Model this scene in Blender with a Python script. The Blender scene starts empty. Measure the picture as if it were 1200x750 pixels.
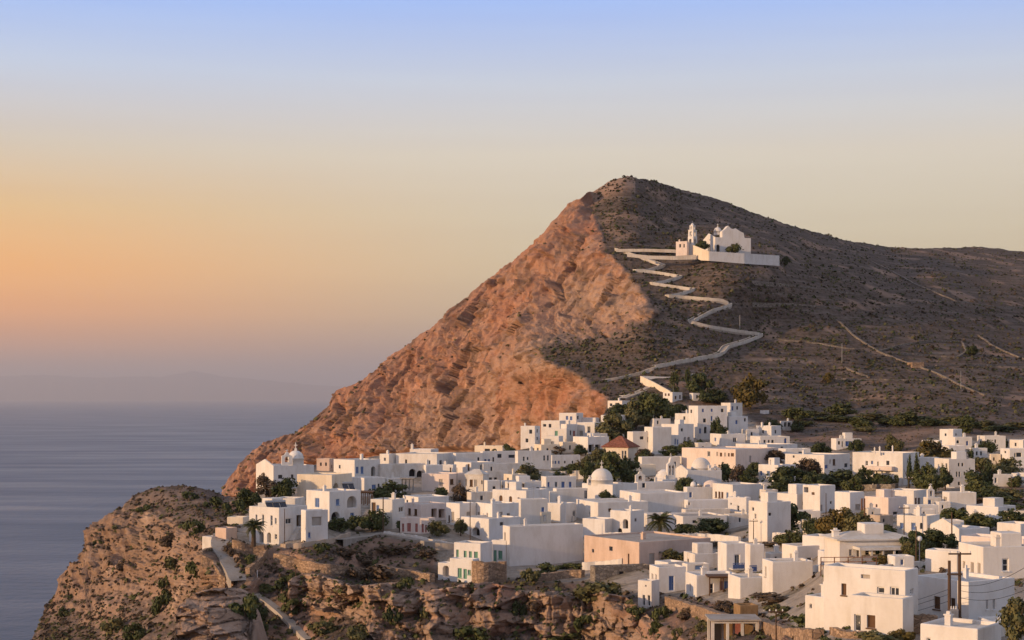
import bpy, bmesh, math, random
import numpy as np
from mathutils import Vector, Matrix
from mathutils.geometry import tessellate_polygon
rnd = random.Random(7)
SC = bpy.context.scene
COL = SC.collection
F, CX, HY = 1800.0, 600.0, 465.5        # focal length and horizon of the photograph, in its pixels
SEA = -215.0

def P(px, py, D):
    return Vector(((px-CX)/F*D, D, (HY-py)/F*D))

# ------------------------------------------------------------------ noise
_perm = np.random.RandomState(3).permutation(256)
_perm = np.concatenate([_perm, _perm, _perm])
_g = np.random.RandomState(5).normal(size=(256, 3)); _g /= np.linalg.norm(_g, axis=1)[:, None]
def perlin(p):
    i = np.floor(p).astype(np.int64); f = p - i; i &= 255
    u = f*f*f*(f*(f*6-15)+10)
    out = np.zeros(len(p))
    for dx in (0, 1):
        for dy in (0, 1):
            for dz in (0, 1):
                h = _perm[_perm[_perm[(i[:,0]+dx) & 255] + ((i[:,1]+dy) & 255)] + ((i[:,2]+dz) & 255)]
                d = f - np.array([dx, dy, dz])
                w = (u[:,0] if dx else 1-u[:,0])*(u[:,1] if dy else 1-u[:,1])*(u[:,2] if dz else 1-u[:,2])
                out += w*(_g[h]*d).sum(1)
    return out*1.5
def fbm(p, octs=4, rough=0.5, ridged=False):
    s = np.zeros(len(p)); a = 1.0
    for k in range(octs):
        n = perlin(p*(2.03**k) + 17.3*k)
        s += a*((1-2*np.abs(n)) if ridged else n); a *= rough
    return s
def worley(p, seed=0):
    '''angular blocks: every cell gets its own step and its own tilt; also the distance to the joint'''
    i = np.floor(p).astype(np.int64); f1 = np.full(len(p), 9.0); f2 = f1.copy(); best = np.zeros((len(p), 3), np.int64); off = np.zeros((len(p), 3))
    for dx in (-1, 0, 1):
        for dy in (-1, 0, 1):
            for dz in (-1, 0, 1):
                c = i + np.array([dx, dy, dz]); h = _perm[_perm[_perm[(c[:,0]+seed) & 255]+(c[:,1] & 255)]+(c[:,2] & 255)]
                q = c + .5 + .42*_g[h] - p; d = (q*q).sum(1); m_ = d < f1
                f2 = np.where(m_, f1, np.minimum(f2, d)); f1 = np.where(m_, d, f1); best[m_] = c[m_]; off[m_] = -q[m_]
    h = _perm[_perm[_perm[(best[:,0]+seed+7) & 255]+(best[:,1] & 255)]+(best[:,2] & 255)]
    return h/255.0-.5, (off*_g[(h*7+3) & 255]).sum(1), np.sqrt(f2)-np.sqrt(f1)
def sstep(a, b, x):
    t = np.clip((x-a)/(b-a), 0, 1); return t*t*(3-2*t)

# ------------------------------------------------------------------ materials
def mat(name, col=(.8,.8,.8), rough=.9, spec=.2, metal=0.0):
    m = bpy.data.materials.new(name); m.use_nodes = True
    b = m.node_tree.nodes['Principled BSDF']
    b.inputs['Base Color'].default_value = (*col, 1); b.inputs['Roughness'].default_value = rough
    b.inputs['Specular IOR Level'].default_value = spec; b.inputs['Metallic'].default_value = metal
    return m
class NT:
    """small helper to write node trees"""
    def __init__(s, tree): s.t = tree
    def n(s, kind, **kw):
        n = s.t.nodes.new(kind)
        for k, v in kw.items():
            if k.startswith('i_'):
                key = k[2:]; key = int(key) if key.isdigit() else key.replace('_', ' ')
                s.set(n.inputs[key], v)
            else: setattr(n, k, v)
        return n
    def set(s, sock, v):
        if isinstance(v, bpy.types.NodeSocket): s.t.links.new(v, sock)
        elif isinstance(v, tuple) and len(v) == 3 and sock.type == 'RGBA': sock.default_value = (*v, 1)
        else: sock.default_value = v
    def noise(s, vec, scale, detail=4, rough=.55, out='Fac'):
        n = s.n('ShaderNodeTexNoise'); s.set(n.inputs['Vector'], vec)
        n.inputs['Scale'].default_value = scale; n.inputs['Detail'].default_value = detail; n.inputs['Roughness'].default_value = rough
        return n.outputs[out]
    def ramp(s, fac, pts, interp='LINEAR'):
        r = s.n('ShaderNodeValToRGB'); s.set(r.inputs[0], fac); r.color_ramp.interpolation = interp
        e = r.color_ramp.elements
        while len(e) < len(pts): e.new(0.5)
        for k, (p, c) in enumerate(pts):
            e[k].position = p; e[k].color = (*c, 1) if isinstance(c, tuple) else (c, c, c, 1)
        return r.outputs[0]
    def mix(s, fac, a, b, blend='MIX'):
        m = s.n('ShaderNodeMix', data_type='RGBA', blend_type=blend)
        s.set(m.inputs[0], fac); s.set(m.inputs[6], a); s.set(m.inputs[7], b)
        return m.outputs[2]
    def math(s, op, a, b=0.0, c=None, clamp=False):
        m = s.n('ShaderNodeMath', operation=op, use_clamp=clamp); s.set(m.inputs[0], a); s.set(m.inputs[1], b)
        if c is not None: s.set(m.inputs[2], c)
        return m.outputs[0]
    def attr(s, name, out='Fac'):
        return s.n('ShaderNodeAttribute', attribute_name=name).outputs[out]
    def bump(s, h, strength=.5, dist=.2):
        b = s.n('ShaderNodeBump'); s.set(b.inputs['Height'], h); b.inputs['Strength'].default_value = strength; b.inputs['Distance'].default_value = dist
        return b.outputs[0]
    def scaled(s, vec, sc):
        m = s.n('ShaderNodeMapping'); s.set(m.inputs['Vector'], vec); m.inputs['Scale'].default_value = sc
        return m.outputs[0]
def wall_mat(name, col, stain=.12, scale=.5, rough=.95, bump=.25):
    m = mat(name, col, rough, .1); t = NT(m.node_tree); b = m.node_tree.nodes['Principled BSDF']
    pos = t.n('ShaderNodeNewGeometry').outputs['Position']
    n1 = t.noise(t.scaled(pos, (1, 1, .45)), scale, 5, .6); n2 = t.noise(pos, 3.5, 3, .6)
    dark = tuple(c*f for c, f in zip(col, (.74, .69, .62)))
    fac = t.math('MULTIPLY', t.ramp(n1, [(.45, 0.0), (.75, 1.0)]), stain*4, clamp=True)
    n3 = t.noise(t.scaled(pos, (1.6, 1.6, .22)), 1.0, 4, .6)
    rnd_ = t.n('ShaderNodeObjectInfo').outputs['Random']
    base = t.mix(t.math('MULTIPLY', t.math('POWER', rnd_, 2.0), .4), col, tuple(c*f for c, f in zip(col, (.96, .89, .78))))
    c = t.mix(fac, base, dark); c = t.mix(t.math('MULTIPLY', t.ramp(n3, [(.52, 0.0), (.72, 1.0)]), stain*2.2, clamp=True), c, dark); c = t.mix(t.math('MULTIPLY', t.ramp(n2, [(.5, 0.0), (.8, 1.0)]), stain*1.6), c, dark)
    t.set(b.inputs['Base Color'], c); t.set(b.inputs['Normal'], t.bump(n2, bump, .06))
    return m
M = {}
M['white'] = wall_mat('whitewash', (.72, .70, .675), .16)
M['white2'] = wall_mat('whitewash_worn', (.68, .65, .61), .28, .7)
M['cream'] = wall_mat('cream_plaster_and_sunlit_white', (.74, .66, .54), .16)  # cream plaster, and the sunlit tone put into some white walls
M['pink'] = wall_mat('pinkish_plaster', (.62, .48, .40), .2)
M['pale_pink'] = wall_mat('pale_pink_plaster_and_sunlit_wall', (.74, .64, .58), .15)  # pale pink plaster, and pink sunlight put into the colour of some walls
M['bare'] = wall_mat('bare_render', (.46, .38, .31), .25)
M['grey'] = wall_mat('grey_screed', (.42, .39, .36), .25)
M['roofwhite'] = wall_mat('roof_whitewash', (.62, .60, .57), .25)
M['roofgrey'] = wall_mat('roof_cement', (.40, .37, .34), .3)
M['concrete'] = wall_mat('path_concrete', (.34, .31, .28), .3)
M['pathstone'] = wall_mat('path_stone', (.42, .38, .34), .3, .3)
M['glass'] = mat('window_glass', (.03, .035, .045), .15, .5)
M['dark'] = mat('dark_opening', (.035, .03, .03), .9)  # shade inside arches and porches put into the panel colour; also dark doors
M['blue'] = wall_mat('blue_paint', (.10, .16, .36), .1, 2, .6)
M['paleblue'] = wall_mat('pale_blue_paint', (.25, .35, .52), .1, 2, .6)
M['green'] = wall_mat('green_paint', (.16, .33, .25), .1, 2, .6)
M['darkgreen'] = wall_mat('dark_green_paint', (.04, .09, .06), .1, 2, .6)
M['red'] = wall_mat('faded_red_paint', (.42, .17, .15), .1, 2, .6)
M['brown'] = wall_mat('brown_wood', (.13, .075, .045), .2, 2, .7)
M['frame'] = mat('white_frame', (.7, .68, .65), .6)
M['greyframe'] = mat('grey_frame', (.25, .24, .23), .6)
M['pole'] = wall_mat('weathered_wood', (.10, .065, .045), .3, 2, .9)
M['metal'] = mat('galvanised_metal', (.35, .35, .36), .45, .5, .6)
M['rust'] = wall_mat('rusty_metal', (.16, .08, .05), .3, 2, .8)
M['cable'] = mat('black_cable', (.02, .02, .02), .6)
M['panel'] = mat('solar_glass', (.015, .02, .04), .12, .6)
M['carpaint'] = mat('dark_car_paint', (.03, .032, .04), .25, .5)
M['rubber'] = mat('tyre_rubber', (.02, .02, .02), .8)
M['bark'] = wall_mat('bark', (.10, .07, .05), .3, 3)
M['cane'] = wall_mat('cane_matting', (.30, .20, .11), .3, 3)
M['canvas'] = wall_mat('pale_canvas', (.62, .58, .52), .1, 1)
def stone_mat(name, col, sc=1.6):
    m = mat(name, col, .95, .1); t = NT(m.node_tree); b = m.node_tree.nodes['Principled BSDF']
    pos = t.scaled(t.n('ShaderNodeNewGeometry').outputs['Position'], (1, 1, 1.7))
    v = t.n('ShaderNodeTexVoronoi'); t.set(v.inputs['Vector'], pos); v.inputs['Scale'].default_value = sc
    v2 = t.n('ShaderNodeTexVoronoi', feature='DISTANCE_TO_EDGE'); t.set(v2.inputs['Vector'], pos); v2.inputs['Scale'].default_value = sc
    g = t.n('ShaderNodeSeparateColor'); t.set(g.inputs[0], v.outputs['Color'])
    lo = tuple(c*.62 for c in col); hi = tuple(min(1, c*1.25) for c in col)
    c = t.mix(g.outputs[0], lo, hi)
    c = t.mix(t.ramp(v2.outputs[0], [(.0, 1.0), (.09, 0.0)]), c, tuple(x*.5 for x in col))
    t.set(b.inputs['Base Color'], c); t.set(b.inputs['Normal'], t.bump(t.ramp(v2.outputs[0], [(0, 0.0), (.15, 1.0)]), .6, .1))
    return m
M['stone'] = stone_mat('dry_stone', (.36, .25, .17))
M['stonegrey'] = stone_mat('grey_dry_stone', (.26, .22, .18))
M['fieldstone'] = stone_mat('field_stone', (.24, .205, .175), 1.2)
M['tile'] = stone_mat('red_clay_tile', (.30, .12, .08), 2.5)
def leaf_mat(name, a, b_):
    m = mat(name, a, .75, .15); t = NT(m.node_tree); b = m.node_tree.nodes['Principled BSDF']
    oi = t.n('ShaderNodeObjectInfo').outputs['Random']
    pos = t.n('ShaderNodeNewGeometry').outputs['Position']
    c = t.mix(t.ramp(t.noise(pos, .9, 3), [(.35, 0.0), (.65, 1.0)]), a, b_)
    c = t.mix(t.math('MULTIPLY', oi, .4), c, tuple(x*.6 for x in a))
    t.set(b.inputs['Base Color'], c)
    return m
M['leaf'] = leaf_mat('leaf_dark_green', (.055, .072, .027), (.125, .125, .045))
M['olive'] = leaf_mat('leaf_olive', (.09, .096, .042), (.17, .145, .06))
M['gold'] = leaf_mat('leaf_golden', (.10, .085, .025), (.17, .115, .035))
M['pine'] = leaf_mat('leaf_deep_green', (.042, .056, .024), (.09, .10, .038))
M['dry'] = leaf_mat('leaf_dry_brown', (.09, .064, .044), (.145, .10, .062))
M['palm'] = leaf_mat('palm_green', (.04, .055, .02), (.09, .085, .035))

# ------------------------------------------------------------------ mesh building
class MB:
    def __init__(s): s.v = []; s.f = []; s.m = []
    def face(s, pts, mi=0):
        k = len(s.v); s.v += [tuple(p) for p in pts]; s.f.append(tuple(range(k, k+len(pts)))); s.m.append(mi)
    def box(s, o, a, b, c, mi=0):
        """box with corner o and edge vectors a, b, c"""
        o, a, b, c = Vector(o), Vector(a), Vector(b), Vector(c)
        k = len(s.v)
        s.v += [tuple(o+x) for x in (a*0, a, a+b, b, c, a+c, a+b+c, b+c)]
        for q in ((0,3,2,1),(4,5,6,7),(0,1,5,4),(1,2,6,5),(2,3,7,6),(3,0,4,7)):
            s.f.append(tuple(k+i for i in q)); s.m.append(mi)
    def cbox(s, c, sx, sy, sz, rz=0, mi=0):
        u = Vector((math.cos(rz), math.sin(rz), 0)); w = Vector((-math.sin(rz), math.cos(rz), 0))
        s.box(Vector(c)-u*sx/2-w*sy/2, u*sx, w*sy, Vector((0, 0, sz)), mi)
    def tube(s, pts, r, n=8, mi=0, caps=True):
        pts = [Vector(p) for p in pts]; rs = r if isinstance(r, (list, tuple)) else [r]*len(pts)
        k0 = len(s.v)
        for i, p in enumerate(pts):
            t = (pts[min(i+1, len(pts)-1)]-pts[max(i-1, 0)]).normalized()
            a = t.cross(Vector((0, 0, 1)) if abs(t.z) < .95 else Vector((1, 0, 0))).normalized(); b = t.cross(a)
            for j in range(n):
                q = 2*math.pi*j/n
                s.v.append(tuple(p + (a*math.cos(q)+b*math.sin(q))*rs[i]))
        for i in range(len(pts)-1):
            for j in range(n):
                s.f.append((k0+i*n+j, k0+i*n+(j+1) % n, k0+(i+1)*n+(j+1) % n, k0+(i+1)*n+j)); s.m.append(mi)
        if caps:
            s.f.append(tuple(k0+j for j in range(n))[::-1]); s.f.append(tuple(k0+(len(pts)-1)*n+j for j in range(n))); s.m += [mi, mi]
    def lathe(s, o, prof, n=20, mi=0):
        """prof: list of (radius, z)"""
        o = Vector(o); k0 = len(s.v)
        for r, z in prof:
            for j in range(n):
                q = 2*math.pi*j/n; s.v.append((o.x+r*math.cos(q), o.y+r*math.sin(q), o.z+z))
        for i in range(len(prof)-1):
            for j in range(n):
                s.f.append((k0+i*n+j, k0+i*n+(j+1) % n, k0+(i+1)*n+(j+1) % n, k0+(i+1)*n+j)); s.m.append(mi)
        if prof[-1][0] > .001: s.f.append(tuple(k0+(len(prof)-1)*n+j for j in range(n))); s.m.append(mi)
    def build(s, name, mats, parent=None, smooth=False):
        me = bpy.data.meshes.new(name)
        mats = mats if isinstance(mats, (list, tuple)) else [mats]
        off = Vector(parent.location) if parent is not None else Vector((0, 0, 0))
        if parent is not None and parent.parent is not None: off = off + Vector(parent.parent.location)
        me.from_pydata([(x-off.x, y-off.y, z-off.z) for x, y, z in s.v], [], s.f)
        for m_ in mats: me.materials.append(m_)
        if len(mats) > 1: me.polygons.foreach_set('material_index', s.m)
        if smooth: me.polygons.foreach_set('use_smooth', [True]*len(s.f))
        me.validate(); me.update()
        o = bpy.data.objects.new(name, me); COL.objects.link(o)
        if parent is not None: o.parent = parent
        return o
def tag(o, label=None, cat=None, group=None, kind=None):
    if label: o['label'] = label
    if cat: o['category'] = cat
    if group: o['group'] = group
    if kind: o['kind'] = kind
    return o
def thing(name, label, cat, loc, group=None):
    o = bpy.data.objects.new(name, None); COL.objects.link(o); o.location = loc; o.empty_display_size = 1
    return tag(o, label, cat, group)

# ------------------------------------------------------------------ camera, sun, sky
cam = bpy.data.cameras.new('camera'); co = bpy.data.objects.new('camera', cam); COL.objects.link(co)
co.location = (0, 0, 0); co.rotation_euler = (math.pi/2, 0, 0)
cam.sensor_width = 36; cam.lens = 36*F/1200; cam.shift_y = (HY-375)/1200; cam.clip_start = 1; cam.clip_end = 400000
SC.camera = co
SUN_AZ, SUN_EL = math.radians(-115), math.radians(10)      # azimuth from +Y, clockwise
sd = Vector((math.sin(SUN_AZ)*math.cos(SUN_EL), math.cos(SUN_AZ)*math.cos(SUN_EL), math.sin(SUN_EL)))
sl = bpy.data.lights.new('sun', 'SUN'); so = bpy.data.objects.new('sun', sl); COL.objects.link(so)
sl.energy = 3.3; sl.angle = math.radians(.6); sl.color = (1, .64, .34)
so.rotation_euler = sd.to_track_quat('Z', 'Y').to_euler(); so.location = (-100, -30, 60)
w = bpy.data.worlds.new('World'); SC.world = w; w.use_nodes = True
t = NT(w.node_tree); bg = w.node_tree.nodes['Background']
sky = t.n('ShaderNodeTexSky', sky_type='NISHITA', sun_disc=False, sun_elevation=SUN_EL, sun_rotation=SUN_AZ, altitude=200, air_density=1.2, dust_density=2.0, ozone_density=2.0)
tc = t.n('ShaderNodeTexCoord').outputs['Generated']
nrm = t.n('ShaderNodeVectorMath', operation='NORMALIZE'); t.set(nrm.inputs[0], tc)
sx = t.n('ShaderNodeSeparateXYZ'); t.set(sx.inputs[0], nrm.outputs[0])
el = t.math('ARCSINE', sx.outputs['Z']); el = t.math('MULTIPLY', el, 180/math.pi)
fe = t.n('ShaderNodeMapRange', clamp=True); t.set(fe.inputs[0], el); fe.inputs[1].default_value = -2; fe.inputs[2].default_value = 18
def lin(c): return tuple(((x/255)/12.92 if x/255 <= .04045 else ((x/255+.055)/1.055)**2.4) for x in c)
def E(py): return (math.degrees(math.atan((HY-py)/F))+2)/20
SKYK = 7.55
left = [(500, (110,104,112)), (468, (150,120,112)), (440, (205,146,104)), (410, (266,168,74)), (370, (293,186,58)), (320, (291,200,80)), (250, (257,208,134)), (180, (230,216,193)), (90, (204,221,245)), (0, (158,200,266))]
right = [(500, (128,116,112)), (468, (165,141,122)), (420, (205,178,138)), (370, (229,209,158)), (310, (234,217,173)), (250, (232,220,190)), (180, (234,226,208)), (90, (208,221,240)), (0, (163,201,264))]
rl = t.ramp(fe.outputs[0], [(E(p), lin(c)) for p, c in left]); rr = t.ramp(fe.outputs[0], [(E(p), lin(c)) for p, c in right])
az = t.math('ARCTAN2', sx.outputs['X'], sx.outputs['Y'])
fa = t.n('ShaderNodeMapRange', clamp=True, interpolation_type='SMOOTHSTEP'); t.set(fa.inputs[0], az); fa.inputs[1].default_value = math.radians(-24); fa.inputs[2].default_value = math.radians(6)
low = t.mix(fa.outputs[0], rl, rr)
cl = t.noise(t.scaled(nrm.outputs[0], (3, 3, 60)), 1.2, 3, .5)             # faint uneven layers of thin cloud
low = t.mix(.07, low, t.mix(t.ramp(cl, [(.35, 0.0), (.7, 1.0)]), lin((196,150,130)), lin((232,205,170))))
lowk = t.n('ShaderNodeVectorMath', operation='SCALE'); t.set(lowk.inputs[0], low); lowk.inputs['Scale'].default_value = SKYK
up = t.n('ShaderNodeMapRange', clamp=True, interpolation_type='SMOOTHSTEP'); t.set(up.inputs[0], el); up.inputs[1].default_value = 14.8; up.inputs[2].default_value = 40
t.set(bg.inputs['Color'], t.mix(up.outputs[0], lowk.outputs[0], t.mix(.45, t.mix(1.0, sky.outputs[0], (1.0, .9, .8), 'MULTIPLY'), (5.7, 5.4, 6.1))))
bg.inputs['Strength'].default_value = .1
SC.view_settings.view_transform = 'Standard'; SC.view_settings.look = 'None'; SC.view_settings.gamma = 1; SC.view_settings.exposure = 0.42
SC.render.engine = 'CYCLES'
SC.cycles.max_bounces = 5; SC.cycles.diffuse_bounces = 3; SC.cycles.glossy_bounces = 2; SC.cycles.volume_bounces = 0
SC.cycles.use_denoising = True; SC.cycles.use_adaptive_sampling = True; SC.cycles.adaptive_threshold = .015
try: SC.cycles.denoiser = 'OPENIMAGEDENOISE'
except Exception: pass
# ------------------------------------------------------------------ the land
# depth of the land (metres from the viewpoint) at points read off the photograph; between them a thin-plate spline
class TPS:
    def __init__(s, pts, smooth=0.0):
        a = np.array(pts, float); s.x = a[:, :2]/100.0; v = np.log(a[:, 2]); n = len(a)
        K = s.k(s.x, s.x) + np.eye(n)*smooth
        Pm = np.c_[np.ones(n), s.x]
        A = np.zeros((n+3, n+3)); A[:n, :n] = K; A[:n, n:] = Pm; A[n:, :n] = Pm.T
        s.w = np.linalg.solve(A, np.r_[v, 0, 0, 0])
    @staticmethod
    def k(a, b):
        r2 = ((a[:, None, :]-b[None, :, :])**2).sum(2)
        return np.where(r2 > 0, r2*np.log(np.maximum(r2, 1e-12))*.5, 0)
    def __call__(s, px, py):
        q = np.c_[np.ravel(px), np.ravel(py)]/100.0
        out = np.empty(len(q)); n = len(s.x)
        for i in range(0, len(q), 40000):
            c = q[i:i+40000]; out[i:i+40000] = s.k(c, s.x) @ s.w[:n] + s.w[n] + c @ s.w[n+1:]
        return np.exp(out)
GPTS = [  # px, py, metres
 (945,752,126),(1080,752,119),(1200,752,116),(1300,760,114),(1200,690,150),(1060,700,142),(1000,665,170),(1100,640,200),(1200,622,210),(1300,620,215),
 (900,735,168),(860,752,158),(860,722,186),(800,735,198),(840,700,212),(780,700,222),(760,752,206),(740,712,218),(700,690,238),(700,720,226),(700,752,218),
 (640,684,247),(640,700,235),(640,752,222),(580,684,249),(570,703,235),(570,752,221),(515,674,258),(510,690,241),(500,752,222),(470,676,254),(455,696,242),(450,752,221),
 (420,668,258),(400,688,243),(390,735,232),(390,752,222),(350,664,252),(338,690,247),(325,715,243),(340,752,234),(300,662,252),(304,690,248),(305,720,242),(305,752,232),
 (281,684,246),(276,700,246),(250,697,256),(228,700,264),(240,752,238),(275,752,234),(207,752,246),(206,720,270),(270,650,254),(262,630,262),(240,650,262),
 (150,640,325),(150,700,306),(110,660,330),(60,740,312),(120,752,288),(170,752,262),(200,690,290),(0,830,270),(100,830,225),(200,830,205),(300,830,200),
 (184,574,345),(245,577,345),(130,606,340),(210,610,312),(225,640,285),(262,590,335),(450,830,195),(600,830,195),(750,830,170),(860,830,130),(1000,830,105),(1200,830,95),
 (290,636,262),(340,638,258),(385,636,262),(400,615,286),(330,600,296),(310,580,325),(340,560,352),(385,560,352),(450,628,276),(520,632,272),(450,605,300),(550,612,294),
 (590,645,272),(650,655,268),(700,665,258),(760,650,262),(830,668,242),(900,668,222),(940,690,190),(860,640,266),(960,640,236),(960,610,280),(1100,600,275),(1200,588,285),(1300,585,290),
 (400,580,332),(500,577,342),(600,582,336),(700,585,336),(800,592,328),(900,580,336),(1000,580,322),(1100,562,340),(1200,552,360),(1300,548,370),
 (440,545,410),(550,545,416),(650,545,420),(750,545,420),(850,540,426),(950,540,422),(1050,536,412),(1200,520,440),(1300,516,450),
 (380,547,390),(480,533,432),(600,530,444),(640,520,470),(700,510,490),(800,505,490),(900,505,492),(1000,508,480),(1110,505,470),
 (715,480,540),(760,462,560),(850,474,545),(1000,488,540),(1200,492,520),(1300,490,520),
 (800,445,575),(700,440,585),(640,412,612),(760,380,612),(900,430,600),(1000,430,610),(1100,430,630),(1200,430,650),(1300,430,670),
 (800,350,648),(900,370,665),(1000,370,690),(1200,370,780),(1300,370,820),(760,310,690),(850,296,692),(910,305,705),(1000,320,770),(1100,320,850),(1200,320,920),(1300,320,970),
 (735,208,790),(700,240,765),(715,285,712),(800,223,835),(800,260,775),(880,249,885),(960,274,935),(1040,289,985),(1120,290,1035),(1200,295,1085),(1300,300,1140)]
gD = TPS(GPTS, 2e-4)
def gd(px, py): return float(gD([px], [py])[0])
def G(px, py): return P(px, py, gd(px, py))
# edge between the bare cliff and the scrub-covered slope
EDGE = [(694,230),(699,259),(708,284),(726,309),(745,327),(758,350),(770,368),(763,375),(736,384),(713,393),(672,400),(645,403),(631,411),(640,422),(672,436),(695,452),(711,463),(712,478)]
RIDGE = [(262,571),(276,554),(288,536),(300,526),(318,517),(348,509),(368,499),(385,480),(400,460),(427,446),(459,422),(491,399),(536,361),(577,325),(622,291),(647,267),(672,239),(680,234),(700,221),(716,211),(735,206),(770,213),(800,222),(840,233),(880,248),(920,262),(960,273),(1000,283),(1040,289),(1080,291),(1120,290),(1150,289),(1200,295),(1320,301)]
HEAD = [(-60,900),(0,815),(39,750),(57,713),(80,686),(104,654),(111,633),(120,615),(141,597),(160,581),(184,572),(213,570),(245,575),(262,582)]
REAR = [(262,582),(285,584),(300,580),(330,560),(360,547),(400,541),(440,535),(480,531),(600,529),(640,520),(690,505),(712,480),(760,456),(800,448),(880,468),(1000,484),(1200,490),(1320,490)]
CPTS = [(262,571,742),(300,526,748),(348,509,752),(400,460,756),(459,422,762),(536,361,768),(622,291,772),(672,239,770),(690,228,768),
 (300,580,735),(380,545,728),(450,535,712),(530,530,690),(600,528,655),(650,515,615),(690,500,575),(470,480,735),(560,440,715),(600,400,708),(650,350,712),(700,330,700),(640,300,742),(620,450,650),(670,460,604),(700,375,668),(660,385,676)]
ed = np.array(EDGE, float)
for a, b in zip(EDGE[:-1], EDGE[1:]):
    if a[1] < 365 or a[1] > 415: CPTS.append((a[0], a[1], gd(*a)))
cD = TPS(CPTS, 3e-4)
CLIFF = [(240,600),(240,560)] + [(x, y-30) for x, y in RIDGE if x <= 680] + [(690,190)] + EDGE + [(700,505),(640,522),(600,532),(480,534),(300,584)]
def inpoly(px, py, poly):
    ins = np.zeros(px.shape, bool); n = len(poly)
    for i in range(n):
        x1, y1 = poly[i]; x2, y2 = poly[(i+1) % n]
        c = ((y1 > py) != (y2 > py)); ins ^= c & (px < (x2-x1)*(py-y1)/((y2-y1) if y2 != y1 else 1e-9)+x1)
    return ins
def polydist(px, py, pl):
    d = np.full(px.shape, 1e9)
    for (x1, y1), (x2, y2) in zip(pl[:-1], pl[1:]):
        dx, dy = x2-x1, y2-y1; tt = np.clip(((px-x1)*dx+(py-y1)*dy)/(dx*dx+dy*dy), 0, 1)
        d = np.minimum(d, np.hypot(px-x1-tt*dx, py-y1-tt*dy))
    return d
def curve(pl, x): return np.interp(x, [p[0] for p in pl], [p[1] for p in pl])
VILLAGE = [(262,640),(290,590),(300,570),(380,540),(480,525),(640,515),(720,488),(770,468),(870,478),(895,500),(950,520),(1065,530),(1090,508),(1320,508),(1320,572),(1130,577),(1130,592),(1320,600),(1320,800),(930,800),(925,735),(850,715),(800,705),(745,700),(690,690),(560,682),(530,672),(505,668),(505,640),(420,632),(400,640),(300,648)]
# roads and paths are laid on the land: the land is smooth beneath them
ROAD = [(262,628),(259,634),(258,641),(263,650),(270,662),(277,674),(281,684)]
TRACK = [(300,698),(312,706),(325,716),(338,728),(350,740),(362,752)]
ZIG = [(722,293),(736,297),(752,303),(778,312),(760,318),(743,318),(768,320),(798,325),(780,331),(763,333),(790,337),(813,340),(796,346),(781,348),(812,350),(846,353),(856,358),(832,365),(808,378),(830,384),(862,389),(892,393),(872,401),(850,407),(846,414),(836,418),(800,424),(766,431)]
PATHS = [ROAD, TRACK, ZIG]

def grid_mesh(name, px, py, Dm, extra, mats, attrs):
    """px, py, Dm: arrays (cols, rows)"""
    C_, R_ = px.shape
    X = (px-CX)/F*Dm; Y = Dm; Z = (HY-py)/F*Dm
    V = np.stack([X, Y, Z], -1)
    return V
def normals(V):
    a = np.gradient(V, axis=0); b = np.gradient(V, axis=1)
    n = np.cross(a, b); n /= np.maximum(np.linalg.norm(n, axis=2, keepdims=True), 1e-9)
    n[n[..., 1] > 0] *= 1
    return n
def emit(name, V, attrs, material, label=None):
    C_, R_ = V.shape[:2]
    me = bpy.data.meshes.new(name)
    idx = np.arange(C_*R_).reshape(C_, R_)
    q = np.stack([idx[:-1, :-1], idx[1:, :-1], idx[1:, 1:], idx[:-1, 1:]], -1).reshape(-1, 4)
    me.vertices.add(C_*R_); me.vertices.foreach_set('co', V.reshape(-1).astype(np.float32))
    me.loops.add(q.size); me.loops.foreach_set('vertex_index', q.reshape(-1).astype(np.int32))
    me.polygons.add(len(q)); me.polygons.foreach_set('loop_start', np.arange(0, q.size, 4, dtype=np.int32)); me.polygons.foreach_set('loop_total', np.full(len(q), 4, np.int32))
    me.update(calc_edges=True); me.validate()
    for k, a in attrs.items():
        at = me.attributes.new(k, 'FLOAT', 'POINT'); at.data.foreach_set('value', a.reshape(-1).astype(np.float32))
    me.polygons.foreach_set('use_smooth', [True]*len(q))
    me.materials.append(material)
    o = bpy.data.objects.new(name, me); COL.objects.link(o)
    o['kind'] = 'structure'
    return o
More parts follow.
